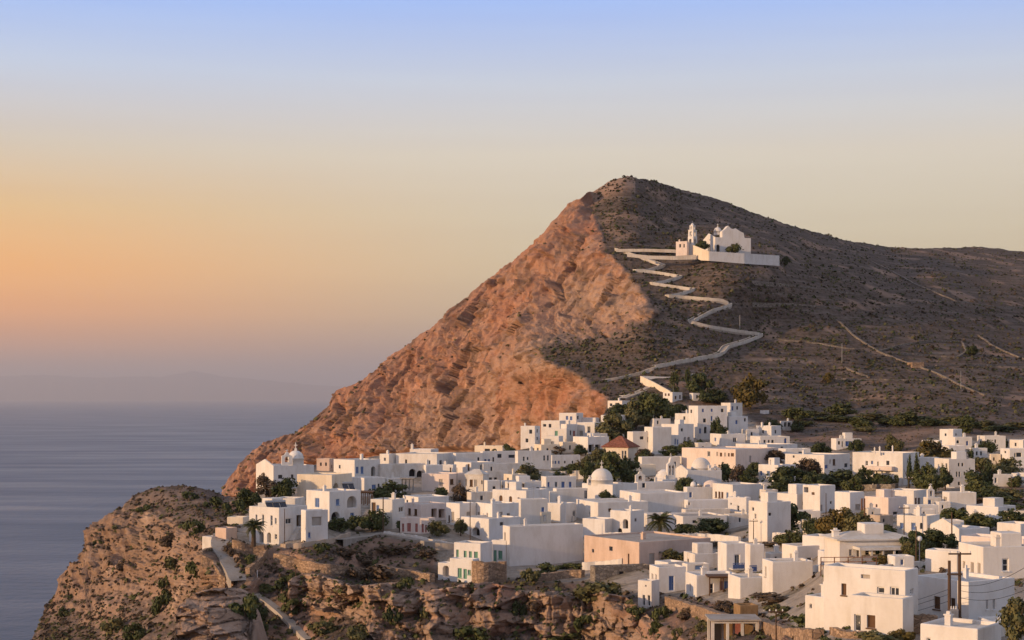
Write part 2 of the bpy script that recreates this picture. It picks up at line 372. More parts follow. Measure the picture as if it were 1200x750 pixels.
def land_mat():
    m = mat('land', (.3,.2,.1), .95, .08); t = NT(m.node_tree); b = m.node_tree.nodes['Principled BSDF']
    pos = t.n('ShaderNodeNewGeometry').outputs['Position']
    rock = t.attr('rock'); scrub = t.attr('scrub'); red = t.attr('red')
    n_big = t.noise(pos, .03, 5, .6); n_mid = t.noise(pos, .16, 6, .65); n_fine = t.noise(pos, .9, 5, .7)
    strat = t.noise(t.scaled(pos, (.35, .35, 1.6)), .5, 6, .68)
    # rock
    ra = t.mix(t.ramp(n_mid, [(.32, 0.0), (.68, 1.0)]), (.45, .32, .23), (.68, .51, .39))
    rb = t.mix(t.ramp(n_mid, [(.3, 0.0), (.7, 1.0)]), (.52, .21, .12), (.66, .33, .205))
    rk = t.mix(t.math('MULTIPLY', red, t.ramp(n_big, [(.3, .45), (.62, 1.0)])), ra, rb)
    shear = t.n('ShaderNodeVectorMath', operation='ADD'); t.set(shear.inputs[0], pos); zz = t.n('ShaderNodeSeparateXYZ'); t.set(zz.inputs[0], pos); cx = t.n('ShaderNodeCombineXYZ'); t.set(cx.inputs[0], t.math('MULTIPLY', zz.outputs[2], -.3)); t.set(shear.inputs[1], cx.outputs[0])
    rn = t.n('ShaderNodeTexNoise', noise_type='RIDGED_MULTIFRACTAL'); t.set(rn.inputs['Vector'], t.scaled(shear.outputs[0], (.30, .07, .10))); rn.inputs['Scale'].default_value = 1.0; rn.inputs['Detail'].default_value = 6; rn.inputs['Roughness'].default_value = .62
    crag = rn.outputs['Fac']
    rk = t.mix(t.math('MULTIPLY', t.ramp(crag, [(.25, 1.0), (.55, 0.0)]), .45), rk, (.17, .10, .07))
    rk = t.mix(t.math('MULTIPLY', t.ramp(strat, [(.54, 0.0), (.68, 1.0)]), .35), rk, (.17, .11, .075))
    rk = t.mix(t.math('MULTIPLY', t.ramp(n_fine, [(.52, 0.0), (.72, 1.0)]), .35), rk, (.13, .09, .065))
    # scrub and dry grass
    v = t.n('ShaderNodeTexVoronoi', feature='SMOOTH_F1'); t.set(v.inputs['Vector'], t.mix(.25, pos, t.noise(pos, .5, 2, .5, 'Color'), 'LINEAR_LIGHT')); v.inputs['Scale'].default_value = .42
    sb = t.mix(t.ramp(n_mid, [(.3, 0.0), (.7, 1.0)]), (.082, .060, .052), (.138, .103, .086))
    sb = t.mix(t.ramp(n_fine, [(.45, 0.0), (.75, 1.0)]), sb, (.18, .145, .122))
    sb = t.mix(t.ramp(v.outputs[0], [(.18, .85), (.42, 0.0)]), sb, t.mix(n_big, (.050, .044, .026), (.095, .070, .042)))
    tl = t.noise(t.scaled(pos, (.025, .025, .85)), 1.0, 4, .68)
    sb = t.mix(t.math('MULTIPLY', t.ramp(tl, [(.52, 0.0), (.66, 1.0)]), .7), sb, (.20, .165, .14)); sb = t.mix(t.math('MULTIPLY', t.ramp(tl, [(.34, 1.0), (.46, 0.0)]), .45), sb, (.055, .045, .034))
    c = t.mix(rock, sb, rk)
    # earth of the village and bare ground
    sm = t.mix(t.ramp(n_fine, [(.3, 0.0), (.7, 1.0)]), (.30, .255, .21), (.44, .385, .33))
    sm = t.mix(t.ramp(n_mid, [(.5, 0.0), (.68, .8)]), sm, (.085, .07, .036))
    c = t.mix(t.attr('village'), c, sm)
    t.set(b.inputs['Base Color'], c)
    h = t.math('ADD', t.math('MULTIPLY', n_fine, .7), t.math('ADD', t.math('MULTIPLY', strat, .7), t.math('MULTIPLY', crag, .8)))
    t.set(b.inputs['Normal'], t.bump(h, .75, 1.1))
    return m
M['land'] = land_mat()

def build_ground():
    px = np.concatenate([np.arange(-40, 262, 1.6), np.arange(262, 930, 1.35), np.arange(930, 1301, 1.9), np.arange(1304, 2100, 9.0)])
    R_ = 330
    s = np.linspace(0, 1, R_)
    top = np.where(px < 262, curve(HEAD, px), curve(REAR, px))
    bot = np.maximum(top+12, 835)
    PX = np.repeat(px[:, None], R_, 1); PY = bot[:, None] + (top-bot)[:, None]*s[None, :]
    D = gD(np.minimum(PX, 1300), PY).reshape(PX.shape)
    V = grid_mesh('', PX, PY, D, None, None, None)
    N = normals(V); N *= np.sign((N*V).sum(2, keepdims=True))*-1
    vil = inpoly(PX, PY, VILLAGE).astype(float)
    dv = polydist(PX.ravel(), PY.ravel(), VILLAGE+[VILLAGE[0]]).reshape(PX.shape)
    vil = np.where(vil > 0, sstep(0, 10, dv), 0)
    pd = np.minimum.reduce([polydist(PX, PY, p) for p in PATHS])
    flat = sstep(3, 12, pd)
    steep = 1-sstep(.55, .90, N[..., 2])
    p = V.reshape(-1, 3)
    n1 = fbm(p/14.0, 4).reshape(D.shape); n2 = fbm(p/np.array([5, 5, 3.0]), 4, .6, True).reshape(D.shape)
    # layered ledges: rock beds that stand out and weather back with height
    warp = fbm(p/22.0, 2).reshape(D.shape)
    lay = fbm(np.c_[p[:, 0]/26, p[:, 1]/26, p[:, 2]/1.9 + warp.ravel()*.5], 3, .55).reshape(D.shape)
    lay = np.tanh(lay*3.2)
    out = (1-vil)*flat
    cell = fbm(p/np.array([3.2, 3.2, 2.2]), 3, .55, True).reshape(D.shape)
    blk = np.tanh(3*perlin(p/np.array([4.5, 4.5, 3.0]) + 31)).reshape(D.shape)
    head = sstep(300, 215, PX); lay = lay*(1-.9*head); blk = blk*(1-.5*head)
    out = out*(1-.6*sstep(280, 295, PX)*sstep(365, 340, PX)*sstep(640, 670, PY))
    n2 = n2*(1+.4*head)
    s1, t1, e1 = (z.reshape(D.shape) for z in worley(p/np.array([5.5, 9, 3.6])+.3*fbm(p/8.0, 2)[:, None], 5)); s2, t2, e2 = (z.reshape(D.shape) for z in worley(p/np.array([1.9, 4, 1.3])+.4*fbm(p/4.0, 2)[:, None], 9))
    lay = lay*.5; blk = s1*1.6+t1*2.2+s2*.9+t2*.9
    amp = out*(n1*2.0*(.45+steep) + n2*1.2*(.35+steep) + lay*(.25+steep)*1.3 + blk*steep*.8 + cell*.45*(.3+steep)) + vil*flat*n1*.25
    vd = V/np.linalg.norm(V, axis=2, keepdims=True); amp = amp*np.clip(-(N*vd).sum(2)*1.6, .3, 1)
    V = V + N*amp[..., None]
    N2 = normals(V); N2 *= np.sign((N2*V).sum(2, keepdims=True))*-1
    patch = fbm(p/16.0+5, 4).reshape(D.shape)
    rock = np.clip((1-sstep(.50, .86, N2[..., 2])) + .45*sstep(-.1, .5, patch) + .15*(PX < 290)*(1-vil), 0, 1)
    rock = rock*(1-vil)*(1-.25*sstep(285, 230, PX))
    red = np.clip(.55+.5*fbm(p/30.0, 2).reshape(D.shape), 0, 1)*np.where(PX < 280, .3, .7)
    # back of the headland and of the plateau: goes down to the sea behind
    vis = V.copy()
    last = V[:, -1, :]
    ex = []
    for k, (dy, dz) in enumerate([(6, -5), (20, -30), (60, -120), (90, -215)]):
        q = last.copy(); mm = (px < 600)
        q[:, 1] += np.where(mm, dy, dy*.1); q[:, 2] += np.where(mm, dz, -.5-k)
        ex.append(q)
    V = np.concatenate([V]+[e[:, None, :] for e in ex], 1)
    pad = lambda a: np.concatenate([a]+[a[:, -1:]]*4, 1)
    emit('ground', V, {'rock': pad(rock), 'scrub': pad(steep), 'red': pad(red), 'village': pad(vil*.95)}, M['land'])
    return px, PX, PY, vis, N2, rock, vil
GR = build_ground()

def build_hill():
    px = np.concatenate([np.arange(262, 800, 1.0), np.arange(800, 1301, 1.5), np.arange(1304, 2100, 9.0)]); R_ = 340
    s = np.linspace(0, 1, R_)
    top = curve(RIDGE, px) + 1.0*perlin(np.c_[px/9.0, px*0, px*0+.5]) + .8*perlin(np.c_[px/3.0, px*0, px*0+7.5])
    bot = curve(REAR, px)+np.where(px > 600, 2, 0)
    PX = np.repeat(px[:, None], R_, 1); PY = bot[:, None] + (top-bot)[:, None]*s[None, :]
    D1 = gD(np.minimum(PX, 1300), PY).reshape(PX.shape); D2 = cD(np.minimum(PX, 1300), PY).reshape(PX.shape)
    ins = inpoly(PX, PY, CLIFF)
    de = polydist(PX, PY, EDGE)
    wiggle = 5*fbm(np.c_[PX.ravel()/22, PY.ravel()/22, np.zeros(PX.size)], 4, .6).reshape(PX.shape)
    sd_ = np.where(ins, de, -de)
    sd_ = sd_ + .9*wiggle*(PY-top[:, None] > 12); cw = sstep(-2.5, 2.5, sd_)
    D = D1*(1-cw)+D2*cw
    keep = D1[:, 0].copy()
    V = grid_mesh('', PX, PY, D, None, None, None)
    N = normals(V); N *= np.sign((N*V).sum(2, keepdims=True))*-1
    p = V.reshape(-1, 3)
    # cliff: buttresses and gullies running down the face
    fall = np.c_[(p[:, 0]-.40*p[:, 2])/22, p[:, 1]/150, p[:, 2]/55]
    big = fbm(fall, 4, .5, True).reshape(D.shape); spk = fbm(np.c_[(p[:, 0]-.3*p[:, 2])/1.5, p[:, 1]/9, p[:, 2]/3.6], 2, .6, True).reshape(D.shape); crk = fbm(np.c_[(p[:, 0]-.2*p[:, 2]+2.5*perlin(p/15.0))/3.2, p[:, 1]/20, p[:, 2]/9], 3, .6, True).reshape(D.shape)
    mid = fbm(np.c_[(p[:, 0]-.32*p[:, 2])/7, p[:, 1]/50, p[:, 2]/13], 4, .58, True).reshape(D.shape)
    fine = fbm(p/np.array([2.6, 14, 2.6]), 3, .6).reshape(D.shape)
    edgefade = sstep(0, 30, de)*.8+.2
    wq = fbm(p/12.0, 3)[:, None]*np.array([.30, .1, .30])
    s1, t1, e1 = (z.reshape(D.shape) for z in worley(np.c_[(p[:, 0]-.35*p[:, 2])/10, p[:, 1]/70, p[:, 2]/19]+wq))
    s2, t2, e2 = (z.reshape(D.shape) for z in worley(np.c_[(p[:, 0]-.25*p[:, 2])/3.6, p[:, 1]/26, p[:, 2]/6.2]+wq*2.2, 31))
    s3, t3, e3 = (z.reshape(D.shape) for z in worley(np.c_[p[:, 0]/1.5, p[:, 1]/11, p[:, 2]/2.2]+wq*4, 77))
    # slope: old terraces and tussocks
    und = fbm(p/38.0, 3).reshape(D.shape)
    ter = np.tanh(2.5*np.sin(p[:, 2]/1.35 + 2.2*fbm(p/45.0, 3))).reshape(D.shape)
    tus = fbm(p/3.2, 3, .6).reshape(D.shape)
    pd = polydist(PX, PY, ZIG); flat = sstep(2, 7, pd)
    nearbase = sstep(0, .015, s)[None, :]
    a = cw*(big*3.6*edgefade + mid*.9 + (s1*2.8+t1*4.4)*edgefade + s2*1.5 + t2*2.4 + s3*.55 + t3*.9 + fine*.25) + (1-cw)*flat*(und*1.6 + ter*.45 + tus*.38)
    edge = .35+.65*sstep(0, 26, PY-top[:, None]); vd = V/np.linalg.norm(V, axis=2, keepdims=True); face = np.clip(-(N*vd).sum(2)*1.5, .25, 1); Dn = np.array([-.72, -.62, .3])*cw[..., None] + N*(1-cw[..., None]); face = face*(1-cw)+cw; V = V + Dn*(a*nearbase*edge*face)[..., None]
    # bottom row joins the village ground
    V[:, 0, :] = np.stack([(px-CX)/F*keep, keep, (HY-bot)/F*keep], -1)
    N2 = normals(V); N2 *= np.sign((N2*V).sum(2, keepdims=True))*-1
    sdw = sd_ + wiggle*.5
    rock = sstep(-3, 3, sdw)*(1-.42*sstep(.10, .02, e1)-.25*sstep(.08, .01, e2))
    ridge_rock = sstep(0, 1, (1-sstep(6, 26, PY-top[:, None]))*(PX < 745)*(PX > 660))
    rock = np.maximum(rock, ridge_rock*.8)
    patch = fbm(p/20.0, 4).reshape(D.shape)
    rock = np.maximum(rock, .55*sstep(.15, .6, patch)*(1-cw))
    rock = rock*(1 - .45*cw*sstep(.2, .55, fbm(p/16.0+9, 4).reshape(D.shape)))
    # redder beds along the seaward shoulder and over the lower face
    red = np.clip(.38 + sstep(150, 10, (PY-top[:, None])) + sstep(40, 0, np.abs(PY-470))*(PX > 590) + .25*fbm(p/30.0, 3).reshape(D.shape), 0, 1)*.95
    red = np.where(cw > .5, red, .2)
    ex = []; last = V[:, -1, :]
    for dy, dz in [(8, -1.5), (40, -25), (90, -90), (150, -230)]:
        q = last.copy(); q[:, 1] += dy; q[:, 2] += dz; ex.append(q)
    Vx = np.concatenate([V]+[e[:, None, :] for e in ex], 1)
    pad = lambda z: np.concatenate([z]+[z[:, -1:]]*4, 1)
    emit('hill', Vx, {'rock': pad(rock), 'scrub': pad(1-cw), 'red': pad(red), 'village': pad(rock*0)}, M['land'])
    return px, PX, PY, V, N2, rock, cw
HR = build_hill()

def build_outcrop():
    # layered rock ledges that stand up in front of the gully
    px = np.arange(203.5, 295, .8); R_ = 120
    top = curve([(203,812),(206,722),(212,707),(221,699),(231,694),(245,690),(262,689.5),(276,690),(285,694),(290,704),(293,730),(295.5,812)], px) + 1.6*perlin(np.c_[px/5.0, px*0, px*0+2])
    s = np.linspace(0, 1, R_); bot = np.maximum(top+4, 815)
    PX = np.repeat(px[:, None], R_, 1); PY = bot[:, None] + (top-bot)[:, None]*s[None, :]
    D = 152 + 26*np.clip((760-PY)/70, -1, 1.2)*.55 + .0012*(PX-240)**2
    V = grid_mesh('', PX, PY, D, None, None, None); N = normals(V); N *= np.sign((N*V).sum(2, keepdims=True))*-1
    p = V.reshape(-1, 3)
    lay = np.tanh(3.4*fbm(np.c_[p[:, 0]/14, p[:, 1]/14, p[:, 2]/.95 + .3*fbm(p/6.0, 2)], 3, .55)).reshape(D.shape)
    s1, t1, e1 = (z.reshape(D.shape) for z in worley(np.c_[p[:, 0]/3.4, p[:, 1]/6, p[:, 2]/1.0]+.25*fbm(p/3.0, 2)[:, None], 5)); s2, t2, e2 = (z.reshape(D.shape) for z in worley(np.c_[p[:, 0]/1.1, p[:, 1]/2, p[:, 2]/.42]+.2*fbm(p/1.5, 2)[:, None], 9))
    blk = s1; fine = fbm(p/1.1, 3).reshape(D.shape)
    bed = (p[:, 2]/.85 + .05*p[:, 0] + .22*fbm(np.c_[p[:, 0]/9, p[:, 1]/9, p[:, 2]/6], 3) + .12*perlin(np.c_[p[:, 0]/2, p[:, 1]/2, p[:, 2]/2])).reshape(D.shape); fr = bed-np.floor(bed)
    crev = sstep(.22, .04, fr); ledge = .55*np.sin(np.floor(bed)*2.7+1)+.55*np.sin(np.floor(bed)*5.1)
    V = V + np.array([0, -1.0, .15])*(s1*2.0 + t1*1.3 + s2*.6 + t2*.5 - crev*.3 + ledge*.4 + lay*.3 + fine*.12)[..., None]
    last = V[:, -1, :]; ex = []
    for dy, dz in [(3, -.3), (9, -3), (16, -9), (24, -20)]:
        q = last.copy(); q[:, 1] += dy; q[:, 2] += dz; ex.append(q)
    N2 = normals(V)
    V = np.concatenate([V]+[e[:, None, :] for e in ex], 1)
    rock = np.clip(1.0+.15*lay - .35*crev - .6*sstep(.09, .02, e1), 0, 1); pad = lambda z: np.concatenate([z]+[z[:, -1:]]*4, 1)  # browner crevices: earth in them, and their shade put into the colour
    emit('rock_ledges', V, {'rock': pad(rock), 'scrub': pad(rock*0), 'red': pad(rock*0+.08), 'village': pad(rock*0)}, M['land'])
    return px, PX, PY, V[:, :-4], N2*np.sign((N2*V[:, :-4]).sum(2, keepdims=True))*-1
OR = build_outcrop()
CTOP = [(344,716),(349,680),(358,672),(375,673),(400,679),(425,687),(450,684),(470,682),(486,688),(505,692),(525,690),(545,685),(575,684),(598,688),(618,693),(640,692),(660,694),(690,698),(712,692),(735,700),(752,712),(766,726),(776,748)]
CBOT = [(344,720),(358,704),(385,714),(410,722),(432,733),(450,752),(462,800),(776,806)]
def build_cliff():
    # the broken cliff of pale rock below the village
    px = np.arange(344, 777, .85); R_ = 130
    top = curve(CTOP, px) + 1.5*perlin(np.c_[px/7.0, px*0, px*0+4]); bot = np.maximum(curve(CBOT, px), top+4)
    s = np.linspace(0, 1, R_)
    PX = np.repeat(px[:, None], R_, 1); PY = bot[:, None] + (top-bot)[:, None]*s[None, :]
    ref = gD(px, np.minimum(bot, 742)); ref = np.minimum(ref, gD(px, top)) - 2.0
    D = ref[:, None] + (1-np.clip((PY-top[:, None])/60, 0, 2))*3.2
    V = grid_mesh('', PX, PY, D, None, None, None)
    p = V.reshape(-1, 3); sh = D.shape
    butt = fbm(np.c_[p[:, 0]/9.5, p[:, 1]/40, p[:, 2]/14], 3, .55, True).reshape(sh)
    joint = np.tanh(4*perlin(np.c_[p[:, 0]/2.9, p[:, 1]/6, p[:, 2]/5.5 + 5])).reshape(sh)
    lay = np.tanh(3.2*fbm(np.c_[p[:, 0]/18, p[:, 1]/18, p[:, 2]/1.35 + .35*fbm(p/7.0, 2)], 3, .55)).reshape(sh)
    blk = np.tanh(3*perlin(p/np.array([1.9, 2.5, 1.2]) + 21)).reshape(sh); fine = fbm(p/.9, 3, .6).reshape(sh)
    w1 = .3*fbm(p/5.0, 2)[:, None]; s1, t1, e1 = (z.reshape(sh) for z in worley(np.c_[p[:, 0]/4.6, p[:, 1]/9, p[:, 2]/2.9]+w1, 5)); s2, t2, e2 = (z.reshape(sh) for z in worley(np.c_[p[:, 0]/1.6, p[:, 1]/4, p[:, 2]/1.0]+w1*1.5, 9))
    cave = sstep(.30, .62, perlin(np.c_[p[:, 0]/6.5, p[:, 1]/30, p[:, 2]/3.6] + 40)).reshape(sh)
    bed = (p[:, 2]/1.9 + .8*fbm(np.c_[p[:, 0]/14, p[:, 1]/14, p[:, 2]/9], 3) + .3*perlin(np.c_[p[:, 0]/4, p[:, 1]/4, p[:, 2]/4])).reshape(sh); fr = bed-np.floor(bed)
    crev = sstep(.16, .03, fr)*sstep(-.25, .2, fbm(p/5.0+60, 2)).reshape(sh); ledge = .5*np.sin(np.floor(bed)*2.7+1)
    jn = np.abs(perlin(np.c_[p[:, 0]/4.2, p[:, 1]/9, p[:, 2]/11 + 70])).reshape(sh); crack = sstep(.05, .0, jn)
    V = V + np.array([-.25, -1.0, .08])*(butt*2.0 - crev*.45 - crack*.5 + s1*1.7 + t1*1.9 + s2*.65 + t2*.7 + ledge*.3 + lay*.25 + fine*.14 - cave*2.4)[..., None]
    N2 = normals(V); N2 *= np.sign((N2*V).sum(2, keepdims=True))*-1
    last = V[:, -1, :]; ex = []
    for dy, dz in [(2, -.1), (7, -.9), (14, -3), (22, -9)]:
        q = last.copy(); q[:, 1] += dy; q[:, 2] += dz; ex.append(q)
    Vx = np.concatenate([V]+[e[:, None, :] for e in ex], 1)
    rock = np.clip(1.0 + .15*lay - .5*np.maximum(np.maximum(crev*.7, crack), sstep(.09, .02, e1)) - .55*sstep(.72, .95, N2[..., 2]), 0, 1); red = np.clip(.02+.55*cave+.3*fbm(p/8.0, 2).reshape(sh), 0, .8); pad = lambda z: np.concatenate([z]+[z[:, -1:]]*4, 1)  # crevices between beds turn brown: earth, plus shade put into the rock colour
    emit('cliff', Vx, {'rock': pad(rock), 'scrub': pad(rock*0), 'red': pad(red), 'village': pad(rock*0)}, M['land'])
    return px, PX, PY, V, N2, rock, rock*0
CL = build_cliff()

def build_sea():
    m = mat('sea_water', (.035, .05, .075), .3, .4); t = NT(m.node_tree); b = m.node_tree.nodes['Principled BSDF']
    pos = t.n('ShaderNodeNewGeometry').outputs['Position']
    w1 = t.noise(t.scaled(pos, (.05, .05, 1)), 1.0, 4, .6); w2 = t.noise(t.scaled(pos, (.0012, .0045, 1)), 1.0, 5, .6)
    t.set(b.inputs['Normal'], t.bump(t.math('ADD', w1, t.math('MULTIPLY', w2, 2.0)), .35, 8.0))
    t.set(b.inputs['Roughness'], t.n('ShaderNodeMapRange', i_0=w2, i_1=.3, i_2=.7, i_3=.28, i_4=.52).outputs[0])
    t.set(b.inputs['Base Color'], t.mix(t.ramp(w2, [(.4, 0.0), (.65, 1.0)]), (.022, .036, .068), (.040, .056, .088)))
    mb = MB(); xs = [-230000, -30000, -6000, -1500, 0, 1500, 6000, 30000, 230000]; ys = [-2000, 100, 800, 3000, 10000, 40000, 290000]
    for i in range(len(xs)-1):
        for j in range(len(ys)-1):
            mb.face([(xs[i], ys[j], SEA), (xs[i+1], ys[j], SEA), (xs[i+1], ys[j+1], SEA), (xs[i], ys[j+1], SEA)])
    o = mb.build('sea', m); o['kind'] = 'structure'
build_sea()
def build_far_island():
    # mountains of a far island across the water
    m = mat('far_rock', (.20, .15, .12), .95, .05)
    px = np.linspace(-80, 520, 160); Dd = 110000.0
    prof = [(-80, 440),(0,436),(60,434),(110,438),(160,436),(190,437),(225,428),(260,436),(300,440),(350,446),(420,452),(480,462),(520,472)]
    hz = (HY-curve(prof, px))/F*Dd - SEA; hz = hz*.85*(1+.05*perlin(np.c_[px/14, px*0, px*0])) 
    rows = [(-9000, 0), (-5400, .45), (-2500, .8), (0, 1), (3000, .7), (9000, 0)]
    V = np.stack([np.stack([(px-CX)/F*(Dd+dy), np.full(px.shape, Dd+dy)+1600*perlin(np.c_[px/20, px*0+dy, px*0]), SEA-5+hz*k], -1) for dy, k in rows], 1)
    emit('far_hills', V, {}, m)
build_far_island()
def build_haze():
    m = bpy.data.materials.new('haze_air'); m.use_nodes = True; t = m.node_tree; t.nodes.clear()
    o_ = t.nodes.new('ShaderNodeOutputMaterial'); v = t.nodes.new('ShaderNodeVolumePrincipled')
    v.inputs['Color'].default_value = (.86, .84, .88, 1); v.inputs['Density'].default_value = 2.5e-5; v.inputs['Anisotropy'].default_value = .2
    t.links.new(v.outputs[0], o_.inputs['Volume'])
    mb = MB(); mb.box((-232000, -2500, SEA-1), (464000, 0, 0), (0, 300000, 0), (0, 0, 2500))
    o = mb.build('haze', m); o['kind'] = 'stuff'; tag(o, 'thin evening haze lying over the sea and the far hills')
build_haze()
# ------------------------------------------------------------------ kit: houses
WC = {'k': 'glass', 'b': 'blue', 'p': 'paleblue', 'g': 'green', 'G': 'darkgreen', 'r': 'red', 'n': 'brown', 'c': 'cream', 'y': 'grey', 'd': 'dark', 'w': 'roofwhite'}
def outline(u0, u1, z0, z1, arch):
    if not arch: return [(u0, z0), (u1, z0), (u1, z1), (u0, z1)]
    r = (u1-u0)/2; zc = max(z1-r, z0+.05); r2 = z1-zc; c = (u0+u1)/2
    return [(u0, z0), (u1, z0)] + [(c+r*math.cos(q), zc+r2*math.sin(q)) for q in [math.pi*k/10 for k in range(11)]]
class Face:
    """a wall face: origin o, horizontal unit d, length w, outward normal n"""
    def __init__(s, o, d, w, n): s.o, s.d, s.w, s.n = Vector(o), Vector(d), w, Vector(n)
    def u(s, px):
        k = (px-CX)/F; return (k*s.o.y-s.o.x)/(s.d.x-k*s.d.y)
    def z(s, py, u): return (HY-py)/F*(s.o.y+s.d.y*u)
    def pt(s, u, z, dep=0): return Vector((s.o.x, s.o.y, 0)) + s.d*u - s.n*dep + Vector((0, 0, z))
def poly_fill(mb, face, outer, holes, mi=0, dep=0):
    loops = [[Vector((a, b, 0)) for a, b in outer]] + [[Vector((a, b, 0)) for a, b in h] for h in holes]
    flat = [p for l in loops for p in l]
    for tri in tessellate_polygon(loops):
        a, b, c = (flat[i] for i in tri)
        if abs((b-a).cross(c-a).z) < 1e-6: continue
        pts = [face.pt(p.x, p.y, dep) for p in (a, b, c)]
        if (pts[1]-pts[0]).cross(pts[2]-pts[0]).dot(face.n) < 0: pts.reverse()
        mb.face(pts, mi)
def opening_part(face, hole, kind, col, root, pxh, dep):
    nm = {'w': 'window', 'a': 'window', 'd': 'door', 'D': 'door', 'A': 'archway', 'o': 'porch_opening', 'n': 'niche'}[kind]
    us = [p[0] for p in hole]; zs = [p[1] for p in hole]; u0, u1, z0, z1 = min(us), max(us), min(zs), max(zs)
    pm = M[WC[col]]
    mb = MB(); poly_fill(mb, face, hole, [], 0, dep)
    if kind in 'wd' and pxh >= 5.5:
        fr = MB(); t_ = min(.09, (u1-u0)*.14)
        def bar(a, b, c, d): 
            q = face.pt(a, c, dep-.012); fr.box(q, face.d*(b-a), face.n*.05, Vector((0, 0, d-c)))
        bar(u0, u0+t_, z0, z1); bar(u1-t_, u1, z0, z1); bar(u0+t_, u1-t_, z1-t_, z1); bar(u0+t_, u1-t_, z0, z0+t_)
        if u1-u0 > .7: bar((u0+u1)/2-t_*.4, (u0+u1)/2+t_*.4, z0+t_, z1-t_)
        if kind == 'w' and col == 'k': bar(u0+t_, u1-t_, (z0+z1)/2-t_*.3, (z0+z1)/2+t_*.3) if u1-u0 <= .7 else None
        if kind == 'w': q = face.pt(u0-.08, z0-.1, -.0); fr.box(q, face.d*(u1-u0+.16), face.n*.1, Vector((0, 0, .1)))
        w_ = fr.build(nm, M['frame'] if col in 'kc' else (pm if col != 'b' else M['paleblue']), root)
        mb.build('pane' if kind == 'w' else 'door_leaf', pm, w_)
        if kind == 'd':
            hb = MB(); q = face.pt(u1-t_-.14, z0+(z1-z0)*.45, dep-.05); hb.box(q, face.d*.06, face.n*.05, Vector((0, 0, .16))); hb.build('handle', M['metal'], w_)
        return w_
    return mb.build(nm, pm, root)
def soften(o, wd=.11):
    bm = bmesh.new(); bm.from_mesh(o.data); bmesh.ops.remove_doubles(bm, verts=bm.verts, dist=.002); bm.to_mesh(o.data); bm.free()
    md = o.modifiers.new('soft_edges', 'BEVEL'); md.width = wd; md.segments = 2; md.limit_method = 'ANGLE'; md.angle_limit = math.radians(40); md.use_clamp_overlap = True
HOUSES = []
def house(label, x0, xc, x1, yt, yb, ops='', m='white', D=None, name='white_house', cat='house', roof='roofwhite', ch=(), phi=None,
          ped=0, par=.3, depth=3.0, group=None, plan=None):
    D = gd(xc, yb) if D is None else D
    C = P(xc, yb, D); zb = C.z; zt = (HY-yt)/F*D
    va = math.atan((xc-CX)/F)
    lw, rw = max(xc-x0, .01), max(x1-xc, .01)
    if phi is None: phi = max(20, min(68, math.degrees(math.atan2(lw, rw))))
    ph = math.radians(phi)-va
    r = Vector((math.cos(ph), math.sin(ph), 0)); l = Vector((-math.sin(ph), math.cos(ph), 0))
    k0, k1 = (x0-CX)/F, (x1-CX)/F
    wr = (k1*C.y-C.x)/(r.x-k1*r.y); wl = (k0*C.y-C.x)/(l.x-k0*l.y)
    if not 0 < wr < 60: wr = 8
    if not 0 < wl < 60: wl = 8
    wl = max(wl, 2.2); wr = max(wr, 2.2)
    root = thing(name, label, cat, (C.x, C.y, zb), group)
    z0 = zb-depth
    A = C+l*wl; B = C+r*wr
    FL = Face(A, -l, wl, -r); FR = Face(C, r, wr, -l)
    faces = {'L': FL, 'R': FR}
    holes = {'L': [], 'R': []}
    parts = []
    for op in [q.split() for q in ops.split(';') if q.strip()]:
        f = faces[op[0]]; a, b, c, d = map(float, op[1:5]); kd, col = op[5][0], op[5][1]
        u0, u1 = sorted((f.u(a), f.u(b))); um = (u0+u1)/2
        z1_, z0_ = f.z(c, um), f.z(d, um)
        u0 = max(u0, .12); u1 = min(u1, f.w-.12); z1_ = min(z1_, zt-.25)
        if u1-u0 < .2 or z1_-z0_ < .2: continue
        h = outline(u0, u1, max(z0_, z0+.2), z1_, kd in 'aAD')
        if any(not (u1+.04 < q[0] or u0-.04 > q[1] or z1_+.04 < q[2] or z0_-.04 > q[3]) for q in [(*x[1],) for x in holes[op[0]]]): continue
        holes[op[0]].append((h, (u0, u1, z0_, z1_)))
        parts.append((f, h, kd, col, d-c))
    ar = random.Random(label)
    if not holes['R'] and wr > 3.2 and zt-zb > 2.6 and not any(k in label for k in ('blank', 'window', 'door', 'slit', 'shed', 'shack', 'front', 'row', 'outbuilding', 'hut')):
        for k in range(1 if wr < 7 else 2):
            u0 = wr*(.2+.5*k+.2*ar.random()); z0_ = zt-1.0-.5*ar.random()-.55; hgt = .55+.35*ar.random()
            if u0+.6 > wr-.3: continue
            h = outline(u0, u0+.5+.2*ar.random(), z0_-hgt*.4, z0_+hgt*.6, False); holes['R'].append((h, (u0, u0+.6, z0_, z0_+hgt))); parts.append((FR, h, 'w', ar.choice('kkkbn'), 4))
    w = MB()
    for key, f in faces.items():
        top = [(f.w, zt), (0, zt)]
        if ped and key == 'L': top = [(f.w, zt), (f.w/2, zt+ped), (0, zt)]
        poly_fill(w, f, [(0, z0), (f.w, z0)] + top, [h for h, _ in holes[key]])
        for h, _ in holes[key]:
            kd = [p for p in parts if p[1] is h][0][2]
            dep = {'A': 1.1, 'o': 1.3, 'n': .25}.get(kd, .2); dep = min(dep, min(wl, wr)*.4)
            for i in range(len(h)):
                a, b = h[i], h[(i+1) % len(h)]
                w.face([f.pt(*a), f.pt(*b), f.pt(*b, dep), f.pt(*a, dep)])
    E_ = A+r*wr
    up = Vector((0, 0, 1)); t = .28
    def q(p, z): return Vector((p.x, p.y, z))
    w.face([q(B, z0), q(E_, z0), q(E_, zt), q(B, zt)]); w.face([q(E_, z0), q(A, z0), q(A, zt), q(E_, zt)])
